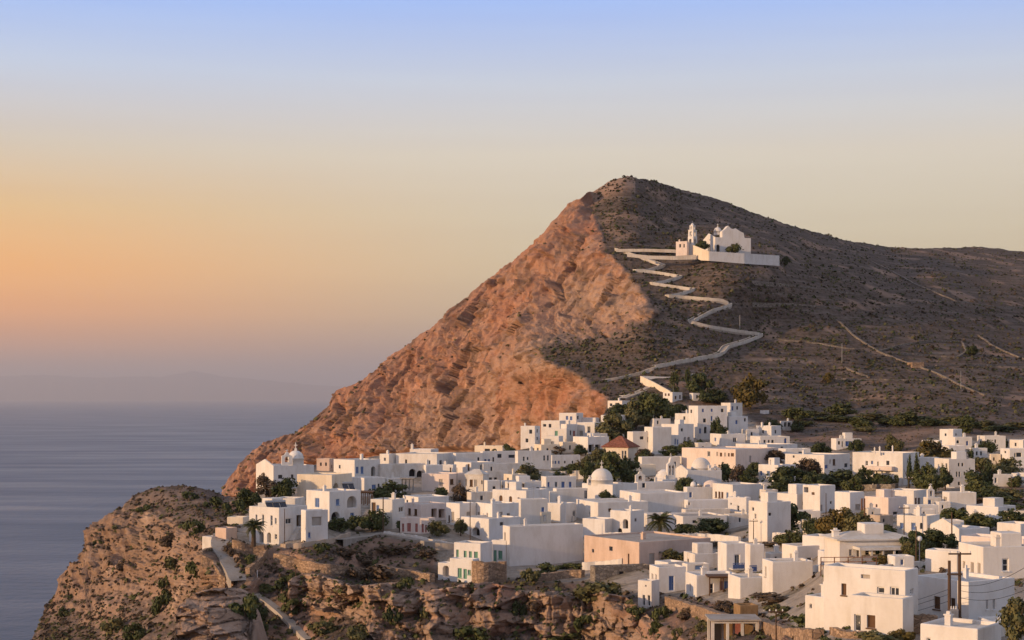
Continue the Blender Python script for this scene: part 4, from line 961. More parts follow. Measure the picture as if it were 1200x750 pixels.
H('lit white house with a post pergola and a blue door', 803, 816, 866, 674, 700, 'L 807.6 809 684 693 dy;R 844 854 681 696.5 db;R 832 836 684 696 wk', group=G1)
H('slim white tower-like house with two dark slits on the cliff edge', 750, 763.5, 768, 681, 716, 'L 753 755.8 697 709.5 wk;L 759 761.8 697.5 710 wk;L 756 757.6 685.5 687.6 wk', group=G1, phi=60)
H('wide salmon-pink plastered house with a long shaded wall', 684.5, 749, 833, 635.5, 665, 'L 693.6 696 643.5 647.5 wk;L 713.8 717.8 640.5 645.5 wk;L 735.6 737.4 649 661.5 dn;R 761 767.2 648.5 661 dy', m='pink', group='plastered houses', name='plastered_house', roof='roofgrey')
H('little white annex at the foot of the salmon-pink house', 697.5, 713, 718, 644, 660, 'L 699.6 701.6 650 656 wy;L 706.6 708.8 651 656.5 wy', group=G1, phi=60)
H('low rough stone house with two square dark doors under the salmon-pink house', 694, 697, 762, 664, 682, 'R 726 731 670 677 dd;R 736 740 671 677.5 dd;R 749.6 751.4 671.5 674 wd', m='stonegrey', name='stone_house', group='stone buildings', roof='roofgrey')
# --- upper village, below the church hill
H('white tower-like house at the foot of the orange cliff', 610, 627, 633, 499.3, 525, 'L 620.2 623.6 503.6 508.2 wk;L 616 619 514 518.4 wk;R 629 630.6 503 507 wk;R 629 630.6 512 516 wk', group=G1)
H('white house with one square window right of the tower-like house', 634, 656, 663, 493, 514, 'L 643 646 496.8 501 wk;L 636.5 640 497 500 wk', group=G1)
H('highest white house of the cliff-foot cluster', 655, 675.5, 683.5, 484, 503, 'L 663.2 665.8 487.5 492 wb;L 668 670.6 488 492.5 wb;R 676.4 678.4 487.5 491.5 wk', group=G1)
H('white house with a yellow-green window in the cliff-foot cluster', 640, 664, 668, 502.5, 519, 'L 650.2 653.6 505 510.5 wg', group=G1)
H('small white house with a dark door at the base of the cliff-foot cluster', 638.5, 655, 660, 511, 527, 'L 644.8 647.2 517 524 dk', group=G1)
H('shaded white cube with a brown-red door in the cliff-foot cluster', 657, 664, 676.5, 497, 517, 'R 667 669.4 504.6 510 wk;R 671.6 674 505 512 dr', group=G1)
H('white house with one tall dark window left of the bushy tree', 676, 697, 704, 495, 516, 'L 688.4 692 499.6 507 wk;L 679 683 505 511 wy;R 698.4 702.6 499.5 507 dk', group=G1)
H('small white roof room above the tall dark window', 682, 698, 702, 489.5, 500, group=G1, D=505)
H('lit white house with a columned dark porch at its right', 671.5, 689, 713.5, 512, 532, 'L 678 682 521.5 525.5 wk;R 689.8 696 521 530 od;R 697.4 703.6 521 530 od', group=G1)
H('white house half hidden by the bushy tree under the dark grove', 704, 727, 736.5, 486.5, 508, 'L 722 725 491 496 wk', group=G1)
hr = H('house with a red tiled hipped roof and two narrow tall windows', 706, 736, 748, 524, 541, 'L 718.6 722 530.5 537 wb;L 728.6 730.8 528 538 wk;L 731.8 734 528 538 wk', group='tile-roofed houses', name='tile_roofed_house', m='cream')
H('white stepped house with a pair of small windows right of the red roof', 735, 741.5, 767, 506, 533, 'R 750 754.4 511.5 515 wk;R 758.6 761 512 518.5 wk', group=G1)
H('tall blank white house stepping up behind the paired windows', 755, 765, 787, 500.5, 533, 'L 757 758.6 505 508 wk', group=G1)
H('narrow lit house wall above the clipped green hedge', 778, 787, 796, 510, 530, 'R 790.6 792.2 514 521 db;R 793.4 795 515 521 db', group=G1)
H('white house with two blue-framed arches in the stepped group', 775, 795, 813, 497, 520, 'R 798 800.4 502 505.5 wk;R 801.2 804 512 518 Ab;R 805.6 808.6 512 518.5 Ab', group=G1)
H('white house on a step below the top big house with a small lit flank', 791, 811, 823, 484.5, 504, 'L 800.8 803 488 492 wk;L 796 797.6 492 496 wk;R 814 816 493 497 wb', group=G1)
H('low white terrace house left of the stepped group', 761, 766, 786, 490.5, 504, 'R 765 767 493 497 wk;R 770 772 493 497 wk', group=G1)
H('biggest white house at the top of the village with many blue windows', 807, 818, 852, 475.5, 515, 'L 809 811 480 484 wk;R 822.6 825 479 483 wb;R 833 835.4 479 482.6 wb;R 844.8 848 479 483 wk;R 824 827.4 490.5 495 wk;R 833 835.2 487.5 493 wb;R 819.4 821.6 502 508 db;R 825 828.4 500 508 Ad', group=G1)
H('white block joined to the right end of the biggest top house', 845, 856, 870, 472, 492, 'R 857.4 859.4 476 481 wb;R 863 865 476 480 wk', group=G1)
H('white house with an arched brown doorway right of the dark creeper', 843, 854, 876.5, 488, 514, 'L 846.6 850 493.6 500 An;R 862 864.2 492.6 497 wb;R 872 874 490 494 wk', group=G1)
H('shaded low white house with one grey window below the arched brown doorway', 832, 845, 873.5, 508.5, 524, 'R 859 863.2 513 518.5 wk;L 837 839 513 517 wb', group=G1)
H('white house with little roof posts on the upper right of the village', 886, 904, 915.5, 499, 515, 'L 893 895 504 508 wk;R 908 910 504 508 wk', group=G1, ch=[(893, 3, 2), (902, 3, 2)])
H('house with three dark windows between lit walls below the roof posts', 879, 891, 925.5, 511.5, 525, 'R 894.8 897.4 515.6 521 wk;R 900 902 515.6 520 wk;R 904 906.8 515.6 520 wk;R 919 922 513.5 521 ab', group=G1)
H('low white house with tiny red windows below the three dark windows', 862, 899, 934.5, 521, 535, 'L 880 882 524 527 wr;L 889 891.2 524 527 wr;R 915 918 523.5 526.5 wk', group=G1)
H('white house in shade right of the tiny red windows', 912, 920.5, 950, 526, 543, 'R 936 941 529.5 532 wk', group=G1)
H('long wide house with a row of windows above the churches', 799, 862, 912, 526.5, 554, 'L 829 832.2 528.7 535 wk;L 839.6 841.6 529.5 534.5 wy;L 843.6 846.2 530.5 535 wn;L 848.8 850.8 530.5 535 wy;L 853 855 531 535 wn;L 856.4 860 531 535 wn;R 878 880.4 534 541 wy', m='pale_pink', group='pale pink houses')  # pink sunlight on the long front put into the plaster colour
H('lit house with one brown window on its white end among trees', 920, 966, 996, 533, 558, 'L 929 931 533.8 536.4 wk;R 976 979 538 545 wn;R 989.6 993.4 543 547.6 wk;R 972 974 538.5 543.5 wy;R 966.8 970 545 549 wb', group=G1)
hl = H('large white house with a long first-floor balcony and roof vents', 999, 1058, 1077, 531, 569, 'L 1014.2 1017.2 540 545.5 wk;L 1020.8 1023 540 544 wb;L 1038.6 1042.2 540 545 wk;L 1028 1030 541 546 wy', group=G1, ch=[(1025, 5, 1.4), (1031, 6, 1.6), (1046, 7, 1.4)])
H('low white house with a blue door wall alone on the slope', 974, 980, 1009.5, 514, 528, 'R 982 984.6 517 521 wk;R 986.4 988 517 524 wk;R 990.8 998.8 517 523 db', group=G1)
H('small white ruin with dark openings on the slope', 914, 917, 928.5, 493.5, 505, 'R 919 921.6 495 500 od;R 923.4 926.6 495 500 od', group=G1, m='white2')
H('tiny white hut on the dark slope left of the ruin', 893.5, 896, 898.5, 481, 486.5, group=G1)
# --- far right cluster
H('round-cornered white tower house with a lit left face', 1101, 1117, 1127.5, 503, 523, 'L 1107 1109 508 511 wk', group=G1)
H('white house with blue window right of the round-cornered tower', 1117, 1119, 1139.5, 512, 526, 'R 1132.4 1134.8 517 522 wb;R 1121 1124 516 519.5 ak', group=G1)
H('low lit roof line left of the round-cornered tower behind the golden tree', 1080, 1100, 1104, 516, 532, group=G1)
H('white house stepping down below the round-cornered tower', 1103, 1112, 1131.5, 522.5, 541, 'R 1120 1123 532 536 wk;L 1105.6 1107.6 527 531 wk', group=G1)
H('white house with two windows behind the small conifer', 1137, 1140, 1157, 525, 543, 'R 1143.6 1145.8 529 533.6 wk;R 1148.6 1150.8 529 533.6 wk', group=G1)
H('long white house with two slim windows behind the domed shrub', 1145, 1154, 1178.5, 510.8, 527, 'R 1156.4 1158.4 515 519 wk;R 1165.4 1167.6 515 519 wk', group=G1)
H('lit plain house at the right edge beyond the two-tone house', 1181, 1199, 1212, 515.5, 529, 'L 1189 1191 519 523 wk', group=G1)
H('two-tone house with a bright end wall and dark windows at the right edge', 1172, 1183, 1212, 526, 548, 'L 1176.6 1179 528.6 531 wk;R 1191 1197 530.6 535.4 wk;R 1188.8 1190.4 531 535.6 wk', group=G1)
H('three-storey blue-grey house with dark paired windows', 1095, 1112, 1142.5, 538, 571, 'L 1103 1105.4 542.5 549 wk;L 1108 1110 543 547.5 wk;R 1122.6 1124.8 542.5 546.5 wk;R 1126.8 1129 542.5 546.5 wk;R 1120.4 1122.4 552.6 559 wk;R 1123.4 1125.6 552.6 559 wk;R 1129.4 1131 552.6 557 wk;R 1122.6 1125.2 564.6 568.6 wk;R 1138 1140.6 552 557 wk', group=G1)
H('white wall house partly behind the tall dark cypresses', 1075, 1078, 1101, 536, 562, 'R 1080 1082.4 546 551 wk', group=G1)
H('low white house with small dark doors right of the three-storey house', 1141, 1143, 1187, 556, 571, 'R 1166 1168.4 560 566 dk;R 1148 1151 558 562 wk', group=G1)
H('low lit white house at the right edge behind round bushes', 1185, 1206, 1214, 555, 570, 'L 1193 1196 560 564 wk', group=G1)
# --- under the zigzag path
H('white farmhouse with a dark porch at the corner of the cliff', 712, 729, 744, 469.5, 481, 'L 714.6 717.4 472.8 476 wk;L 721 725.6 472.2 477 od', group=G1)
H('flat white upper roof of the farmhouse by the cliff corner', 719, 739, 745, 463.5, 473, group=G1, D=558)
H('white graveyard keeper house with four little windows', 777, 788, 799.5, 459.5, 472, 'L 779 781 461 464 wn;L 782.6 784.8 461 464 wn;R 790.8 793 464 468 wn;R 796 798 463 467.5 wn', group=G1)
H('whitewashed low house among dark trees right of the graveyard', 808, 812, 824, 460.5, 470, 'R 816 818 463 467 wk', group=G1)

# --- small annexes and back houses filling the lanes
G2 = 'small white houses and annexes along the lanes'
for a in [('small white house on the lane left of the red tiled roof', 688, 695, 712, 508, 522, 'L 690 692 512 516 wk'), ('low white annex behind the feathery grey-green tree', 590, 600, 618, 556, 570, 'L 594 596 560 565 dk'),
  ('grey flat-roofed row below the long house with blue doors', 561, 566, 609, 543.5, 558, 'R 575 577 547 552 wk'), ('long low bluish house under the red tiled roof', 748, 752, 797, 535.5, 553, 'R 790 793 541 547 wk'),
  ('low pale house between first dome and bluish long house', 736, 742, 769, 544.5, 558, 'R 750 752 548 552 wk'), ('tiny pale annex left of the long sunlit shadowed wall', 890, 897, 912, 574, 590, 'R 902 904 579 585 db'),
  ('low flat house at the foot of the single-doorway cube', 848, 854, 881, 603, 620, 'R 866 868 607 612 wk'), ('pale blue-shaded low house behind the deep blue balcony door', 1060, 1064, 1100, 592, 608, 'R 1072 1074 596 599 wk'),
  ('small shaded house under the arched bell gable', 1072, 1076, 1097, 597, 612, 'R 1082 1084 600 603 wk'), ('narrow white house between bell gable and arched-window house', 1096, 1100, 1114, 588, 606, 'R 1104 1106 592 596 wk'),
  ('small grey-roofed room right of the rounded lit side house', 960, 965, 988, 646, 662, 'R 974 977 650 655 dk'), ('low annex left of the rounded lit side house', 896, 903, 921, 648.5, 664, 'R 908 911 652 658 wk'),
  ('little house between roof posts and arched brown doorway', 869, 875, 890, 503, 516, 'R 880 882 506.5 511 wk'), ('white annex below the small conifer', 1157, 1161, 1173, 532, 546, 'R 1164 1166 536 540 wk'),
  ('flat pale roof house behind the two brown framed windows', 472, 490, 526, 582.5, 597, 'L 476 478 586 589 wk'), ('low grey-shaded house behind the lamp pole and side porch', 547, 552, 581, 577, 594, 'R 563 566 581 586 wk'),
  ('small cube between paired solar panels and tall blue window', 628, 634, 646, 600, 616, 'R 637 640 604 611 dn'), ('low white room behind the arched loggia tower', 752, 758, 782, 602, 618, 'R 764 767 606 612 wk'),
  ('white house end right of the lit low near house lane', 1040, 1048, 1072, 652, 668, 'R 1056 1059 656 662 db'), ('blank lit cube between stepped houses and long wide house', 812, 818, 834, 519, 534, 'R 823 825 523 527 wk'),
  ('small white house below the yellow-green window', 655, 661, 678, 518, 531, 'R 667 669 522 527 wk'), ('low white house left of the columned dark porch', 626, 634, 656, 521, 533, 'L 629 631 525 529 wk'),
  ('white row house between three-brown-shutter front and pale small house', 890, 895, 914, 586, 602, 'R 900 902 590 595 wk'), ('low pale house in front of the tall white square opening', 930, 938, 962, 599, 614, 'R 948 951 603 608 wk'),
  ('white cube among the olives right of the grey-blue window', 1011, 1017, 1032, 596, 610, 'R 1022 1024 600 604 wk'), ('little lit house below the low house running right', 1128, 1137, 1158, 606, 622, 'R 1143 1146 611 617 db'),
  ('pale house right of the slit-window trees at the right edge', 1176, 1184, 1214, 600, 616, 'L 1179 1181 604 608 wk'), ('low white house left of the olive trees and tall pole', 938, 946, 966, 610, 626, 'R 952 955 614 620 wk')]:
    H(*a, group=G2, m=['white', 'white2', 'white', 'cream'][len(a[0]) % 4])
hv = H('domed white church at the far left end of the village', 300, 320.4, 368, 546, 576, 'L 308 310.4 554.5 557.5 wk;R 326 331 556.5 561 wk;R 341 344 556 560.5 wk', group='church blocks', cat='church', name='church', ped=1.3)
dome_part(P(346.5, 545.5, hv['D']+5), 9.2/F*(hv['D']+5), .95, hv['root'], drum=1.5, cross=True)
bell_gable_part(P(336.5, 545, hv['D']+2.0), 2.3, 2.7, .3, hv['root'])
vt = thing('domed_vent', 'round-topped white chimney vent left of the white low-parapet house', 'chimney', P(1162, 622, 225)); mb = MB(); mb.lathe(P(1162, 622, 225), [(.46, -1), (.46, 1.2), (.36, 1.6), (.16, 1.85), (.001, 1.9)], 14); mb.build('shaft', M['white'], vt, True)
mb = MB(); mb.lathe(P(1162, 622, 225), [(.52, .95), (.52, 1.1), (.47, 1.12)], 14); mb.build('collar', M['white2'], vt)
# --- aerials and water tanks on some roofs
for i, (lb, C, r, l, wl, wr, zt, D_) in enumerate(list(HOUSES)):
    nw = len(lb.split()); p = C+r*wr*.55+l*wl*.45; p = Vector((p.x, p.y, zt-.3))
    if nw > 8 or 'arched' in lb: continue
    if i % 4 == 1:
        root = thing('roof_aerial', 'thin aerial on the roof of the '+lb, 'aerial', p, 'aerials on the roofs'); hgt = 1.8+.5*(i % 3)
        mb = MB(); mb.tube([p, p+Vector((0, 0, hgt))], .03, 5); mb.build('mast', M['metal'], root)
        mb = MB()
        mb.box(p+Vector((-.02, -.5, hgt-.15)), (.03, 0, 0), (0, 1.0, 0), (0, 0, .03))
        for k in range(5): mb.box(p+Vector((-.35+.02*k, -.5+.24*k, hgt-.13)), (.7-.04*k, 0, 0), (0, .025, 0), (0, 0, .025))
        mb.build('aerial_rods', M['metal'], root)
    elif i % 7 == 3 and wr > 5:
        root = thing('water_tank', 'small water tank on the roof of the '+lb, 'water tank', p, 'water tanks on the roofs')
        mb = MB(); mb.cbox(p, 1.0, .7, .35); mb.build('stand', M['grey'], root)
        mb = MB(); mb.tube([p+Vector((-.55, 0, .72)), p+Vector((.55, 0, .72))], .38, 12); mb.build('tank', M['metal'], root, True)
# --- roofs, domes, bell gables
def add_roof(h, ht_, m='tile', over=.25, name='roof'):
    C, r, l, wl, wr, zt = h['C'], h['r'], h['l'], h['wl'], h['wr'], h['zt']
    def q(a, b, z): p = C+r*a+l*b; return Vector((p.x, p.y, z))
    o = over; mb = MB(); z = zt+.02
    c = [q(-o, -o, z), q(wr+o, -o, z), q(wr+o, wl+o, z), q(-o, wl+o, z)]
    if wl > wr: k = wr/2; a, b = q(wr/2, k*.9, z+ht_), q(wr/2, wl-k*.9, z+ht_); fs = [(c[0], c[1], a), (c[1], c[2], b, a), (c[2], c[3], b), (c[3], c[0], a, b)]
    else: k = wl/2; a, b = q(k*.9, wl/2, z+ht_), q(wr-k*.9, wl/2, z+ht_); fs = [(c[0], c[1], b, a), (c[1], c[2], b), (c[2], c[3], a, b), (c[3], c[0], a)]
    for f in fs: mb.face(f)
    for i in range(4): mb.face([c[i], c[(i+1) % 4], c[(i+1) % 4]-Vector((0, 0, .18)), c[i]-Vector((0, 0, .18))])
    mb.face([p-Vector((0, 0, .18)) for p in c][::-1])
    return mb.build(name, M[m], h['root'])
add_roof(hr, 3.0, over=.4); add_roof(ht, 1.1, 'roofwhite', .1); add_roof(hp, .75, 'roofwhite', .5)
def on(h, a, b): p = h['C']+h['r']*(h['wr']*a)+h['l']*(h['wl']*b); return Vector((p.x, p.y, h['zt']-.3))
def at(px, py, D): return P(px, py, D)
dome_part(at(705, 568.5, hd1['D']+5), 13.2/F*hd1['D'], 1.0, hd1['root'], drum=1.1)
bell_gable_part(at(691.5, 568, hd1['D']+4), 1.0, 1.6, .3, hd1['root'], name='little_gable')
dome_part(at(779, 562.5, hd2['D']+4), 11/F*(hd2['D']+4), 1.0, hd2['root'], drum=.2, cross=False)
bell_gable_part(at(787, 562, hd2['D']+2), 1.9, 4.9, .25, hd2['root'], arches=2, name='bell_tower', th=1.1)
dome_part(at(821.5, 553.5, hd3['D']+6), 11.2/F*(hd3['D']+6), 1.05, hd3['root'], drum=1.0, cross=False)
bell_gable_part(at(838.5, 555.5, hd3['D']+2), 2.6, 1.9, .3, hd3['root'], name='pointed_gable')
dome_part(at(833.5, 571.3, hd4['D']+4), 10.5/F*hd4['D'], .85, hd4['root'], drum=0, cross=False, m='pale_pink')
dome_part(at(812.6, 572, hd4['D']+3), 3.6/F*hd4['D'], 1.2, hd4['root'], drum=.5, cross=False, name='small_dome')
bell_gable_part(at(750.6, 566.3, hb1['D']+1.5), 2.3, 2.6, .25, hb1['root'])
bell_gable_part(at(1091.4, 584.5, hb2['D']+1), 1.25, 2.15, .2, hb2['root'])
# balcony of the large house at the right, with its two posts
def slab(h, face, a, b, py, dep, th, name, m, rail=None):
    f = h['F'+face]; u0, u1 = sorted((f.u(a), f.u(b))); z = f.z(py, (u0+u1)/2)
    mb = MB(); mb.box(f.pt(u0, z, -.02), f.d*(u1-u0), f.n*dep, (0, 0, th)); s = mb.build(name, M[m], h['root'])
    if rail:
        rb = MB(); e = f.pt(u0, z+th, -dep)
        rb.box(e+Vector((0, 0, .85)), f.d*(u1-u0), -f.n*.06, (0, 0, .07))
        k = 0.0
        while k <= u1-u0: rb.box(e+f.d*k, f.d*.05, -f.n*.05, (0, 0, .86)); k += .3
        rb.build('railing', M[rail], s)
    return f, u0, u1, z
f, u0, u1, z = slab(hl, 'L', 1015, 1048, 551, 1.5, .9, 'balcony', 'pale_pink')
for uu in (u0+1.0, u0+2.9):
    mb = MB(); mb.box(f.pt(uu, z-6, -1.4), f.d*.22, -f.n*.22, (0, 0, 6)); mb.build('balcony_post', M['pole'], hl['root'])
# porch of the long low house: slab canopy on posts
f, u0, u1, z = slab(hp, 'R', 999, 1066, 642.5, 2.4, .35, 'porch_canopy', 'roofwhite')
for k in range(6):
    mb = MB(); uu = u0+(u1-u0)*(k+.05)/5.1; mb.box(f.pt(uu, z-2.6, -2.2), f.d*.22, -f.n*.22, (0, 0, 2.6)); mb.build('porch_post', M['roofwhite'], hp['root'])
# ------------------------------------------------------------------ the hill church, walls, paths
M['parapet'] = wall_mat('worn_path_parapet', (.56, .52, .47), .3, .4)
def surf(R, px, py):
    X, PX, PY, V, N = R[:5]
    i = int(np.clip(np.searchsorted(X, px), 0, len(X)-1)); q = V[i]; sy = HY-q[:, 2]/q[:, 1]*F
    j = int(np.argmin(np.abs(sy-py))); return Vector(q[j])
def hill_at(px, py): return surf(HR, px, py)
def gnd_at(px, py): return ground_at(px, py)[0]
def any_at(px, py): return hill_at(px, py) if py < curve(REAR, px) else gnd_at(px, py)
def dense(pts, step=3.0):
    out = []
    for a, b in zip(pts[:-1], pts[1:]):
        n = max(1, int(math.hypot(b[0]-a[0], b[1]-a[1])/step))
        out += [(a[0]+(b[0]-a[0])*k/n, a[1]+(b[1]-a[1])*k/n) for k in range(n)]
    return out+[pts[-1]]
def wall_strip(name, P3, h, th, m, below=1.2, jit=.08, parent=None):
    """a wall that follows the points P3 (its foot), h metres high"""
    R = random.Random(len(P3)); mb = MB(); sec = []
    for i, p in enumerate(P3):
        d = (P3[min(i+1, len(P3)-1)]-P3[max(i-1, 0)]); d.z = 0; d = d.normalized() if d.length > 1e-6 else Vector((1, 0, 0)); s = Vector((-d.y, d.x, 0))*th/2
        hh = (h[i] if isinstance(h, list) else h)+R.uniform(-jit, jit)
        sec.append((p-s-Vector((0, 0, below)), p-s+Vector((0, 0, hh)), p+s+Vector((0, 0, hh)), p+s-Vector((0, 0, below))))
    for a, b in zip(sec[:-1], sec[1:]):
        for k in range(3): mb.face([a[k], b[k], b[k+1], a[k+1]])
    mb.face(sec[0][::-1]); mb.face(sec[-1])
    return mb.build(name, M[m], parent)
def smooth3(P3, n=2):
    for _ in range(n): P3 = [P3[0]]+[(P3[i-1]+P3[i]*2+P3[i+1])/4 for i in range(1, len(P3)-1)]+[P3[-1]]
    return P3
def wall(label, pts, hpx, m='stone', th=.6, name=None, cat='wall', group=None, below=1.5, jit=.1, step=3.0):
    P3 = smooth3([any_at(*p) for p in dense(pts, step)], 1)
    o = wall_strip(name or {'white': 'whitewashed_wall', 'white2': 'whitewashed_wall'}.get(m, 'stone_wall'), P3, [hpx/F*p.y for p in P3], th, m, below, jit)
    return tag(o, label, cat, group, 'thing')
def ribbon(name, pts, half, m, lift=.25, fn=any_at, step=2.0):
    P3 = smooth3([fn(*p) for p in dense(pts, step)], 3); mb = MB(); L = []
    for i, p in enumerate(P3):
        d = P3[min(i+1, len(P3)-1)]-P3[max(i-1, 0)]; d.z = 0; d = d.normalized() if d.length > 1e-6 else Vector((1, 0, 0))
        s = Vector((-d.y, d.x, 0))*half; L.append((p+s+Vector((0, 0, lift)), p-s+Vector((0, 0, lift)), p))
    for a, b in zip(L[:-1], L[1:]): mb.face([a[0], b[0], b[1], a[1]])
    for a, b in zip(L[:-1], L[1:]):
        for k in (0, 1): mb.face([a[k], b[k], b[k]-Vector((0, 0, 1.6)), a[k]-Vector((0, 0, 1.6))])
    o = mb.build(name, M[m]); o['kind'] = 'structure'; return L
zl = ribbon('zigzag_path', ZIG, 1.25, 'pathstone', .45, lambda a, b: G(a, b))
# a low white parapet along both edges of each leg of the path
turns = [0]
zd = dense(ZIG, 2.0)
corner = [(778,312),(743,318),(798,325),(763,333),(813,340),(781,348),(856,358),(808,378),(892,393),(846,414)]
for c in corner: turns.append(min(range(len(zd)), key=lambda i: math.hypot(zd[i][0]-c[0], zd[i][1]-c[1])))
turns.append(len(zd)-1)
leg = ['top leg of the zigzag path wall leaving the church terrace', 'second leg of the path wall, running back towards the cliff top', 'third leg of the path wall, below the first hairpin by the cliff',
       'fourth leg of the path wall, a short piece turned back to the cliff', 'fifth leg of the path wall, sloping right under the church', 'sixth leg of the path wall, pink lit at its left end',
       'seventh leg of the path wall, long level piece halfway up', 'eighth leg of the path wall, dropping steeply left from the halfway bend', 'ninth leg of the path wall, long straight run to the outermost bend', 'tenth leg of the path wall, curving back from the outermost bend', 'lowest leg of the path wall, ending above the graveyard']
for i, (a, b) in enumerate(zip(turns[:-1], turns[1:])):
    seg = zl[a:b+1]
    if len(seg) < 3: continue
    root = thing('path_wall', leg[i], 'wall', seg[0][2], 'white walls of the zigzag path')
    for side in (0, 1):
        wall_strip('parapet', [s[side]-Vector((0, 0, 0)) for s in seg], .5, .32, 'parapet', .8, .06, root)
ribbon('lane', [(768,430),(745,438),(722,443),(708,446)], 1.5, 'pathstone', .4)
ribbon('lane', [(765,452),(752,459),(738,464),(728,468)], 2.0, 'pathstone', .4)
ribbon('road', ROAD, 1.7, 'concrete', .5, gnd_at)
ribbon('footpath', TRACK, .7, 'pathstone', .35, gnd_at)
ribbon('village_road', [(388,634),(420,630),(450,626),(500,634),(540,640)], 2.2, 'concrete', .3, lambda a, b: G(a, b))

# church on the hill
hc = H('large white hill church with stepped parapets behind a high wall', 823, 838, 880, 278, 298.5, 'L 829 830.4 278 281.6 an;L 831 832.4 278 281.6 an;L 827.4 828.6 278.4 281.4 an;L 829.4 832.4 286 295 Ad;R 839.6 843.6 286.5 296 Ad;R 848 850 283 286 wk;R 870 872 289 293 wk', ped=2.6, D=686, name='hill_church', cat='church', group='buildings of the hill church')
def stepped(h, pts, back, name):
    f = h['FR']; o_ = [(f.u(a), f.z(b, f.u(a))) for a, b in pts]
    mb = MB(); poly_fill(mb, f, o_, [], 0, .004); poly_fill(mb, Face(f.o, f.d, f.w, -f.n), o_, [], 0, -back)
    for i in range(len(o_)):
        a, b = o_[i], o_[(i+1) % len(o_)]; mb.face([f.pt(*a, .004), f.pt(*b, .004), f.pt(*b, back), f.pt(*a, back)])
    return mb.build(name, M['white'], h['root'])
stepped(hc, [(846.5,279),(846.5,271),(850,268.5),(853.5,264.5),(857,268),(860,268.5),(862,267.5),(868,271.5),(871.5,273),(873,281),(877,284),(879.5,288),(879.7,292),(846.8,292)], 3.4, 'stepped_gable')
dome_part(P(841, 275.5, 692), 4.6/F*690, 1.0, hc['root'], drum=1.6)
dome_part(P(855, 276, 694), 3.6/F*690, 1.0, hc['root'], drum=.4, cross=False, name='rear_dome')
tw = H('slender white bell tower beside the hill church', 806, 812.5, 817, 277, 296, 'L 807.4 810.2 280 286 Ay;R 813.6 815.8 280 286 Ay', D=684, name='bell_tower', cat='bell tower', group='buildings of the hill church')
def tier(h, wf, z0, z1, name):
    c = h['C']+h['r']*h['wr']/2+h['l']*h['wl']/2; wx, wy = h['wr']*wf, h['wl']*wf; mb = MB(); ph = h['ph']
    t_ = .28
    for sx in (-1, 1):
        for sy in (-1, 1):
            p = c+h['r']*(sx*(wx/2-wx*t_/2))+h['l']*(sy*(wy/2-wy*t_/2)); mb.cbox((p.x, p.y, z0), wx*t_, wy*t_, (z1-z0)*.78, ph)
    mb.cbox((c.x, c.y, z0+(z1-z0)*.78), wx, wy, (z1-z0)*.22, ph); mb.cbox((c.x, c.y, z1), wx*1.08, wy*1.08, .2, ph); mb.cbox((c.x, c.y, z0-.4), wx*1.02, wy*1.02, .42, ph)
    mb.build(name, M['white'], h['root']); return c
zt_ = tw['zt']
c_ = tier(tw, .92, zt_+.1, zt_+2.9, 'belfry'); c_ = tier(tw, .62, zt_+3.2, zt_+4.9, 'lantern')
mb = MB(); mb.lathe((c_.x, c_.y, zt_+5.1), [(.85, 0), (.7, .5), (.35, .95), (.001, 1.1)], 14); mb.build('cap', M['white'], tw['root'], True)
mb = MB(); mb.cbox((c_.x, c_.y, zt_+6.1), .12, .12, 1.0); mb.cbox((c_.x, c_.y, zt_+6.6), .5, .1, .12); mb.build('cross', M['metal'], tw['root'])
H('low pinkish outbuilding left of the slender bell tower', 792, 805, 807, 282.5, 294, 'L 796 798 286 290 wk;L 801 802.4 286 290 wk', D=682, m='pale_pink', name='outbuilding', cat='outbuilding', group='buildings of the hill church')
def wall3(label, pts, m, th=.5, group=None, below=3.0, name='whitewashed_wall'):
    """pts: px, py of the top edge, height in pixels, distance"""
    P3 = []; hs = []
    for (a, b) in zip(pts[:-1], pts[1:]):
        for k in range(6):
            q = [a[i]+(b[i]-a[i])*k/6 for i in range(4)]; P3.append(P(q[0], q[1]+q[2], q[3])); hs.append(q[2]/F*q[3])
    q = pts[-1]; P3.append(P(q[0], q[1]+q[2], q[3])); hs.append(q[2]/F*q[3])
    return tag(wall_strip(name, P3, hs, th, m, below, .04), label, 'wall', group, 'thing')
GW = 'walls round the hill church and graveyard'
wall3('high white wall in shade running right below the hill church', [(831,294.5,9,672),(872,297,10,676),(913,299.5,10,684)], 'white', group=GW, below=.8)
wall3('sunlit end of the white wall under the bell tower', [(812,287,12,684),(822,291,12,677),(831,294.5,9,672)], 'cream', group=GW, below=.8)  # white wall; its sunlit tone is put into the colour as cream
wall3('long low terrace wall between the zigzag path and the bell tower', [(735,297,2.4,684),(760,299.5,2.6,682),(790,300,3,680),(816,298.5,4,679)], 'parapet', group=GW, below=.6)
wall3('thin upper terrace wall behind dark shrubs left of the bell tower', [(722,292,1.8,700),(756,291.5,2,698),(794,292.5,2.4,696)], 'parapet', group=GW, below=.6)
wall3('sunlit left wall of the graveyard, slanting down', [(751,440.5,7,576),(764,446.5,7.5,568),(786,458.5,8,555)], 'cream', group=GW)  # cream here is sunlight put into the colour of a white wall
wall3('shaded back wall of the graveyard', [(751,440.5,6,578),(780,441.5,7,580),(803,441,8,582)], 'white', group=GW)
wall3('short white wall end among the graveyard trees', [(808,438.5,9,580),(814,437.5,9,584)], 'white2', group=GW)
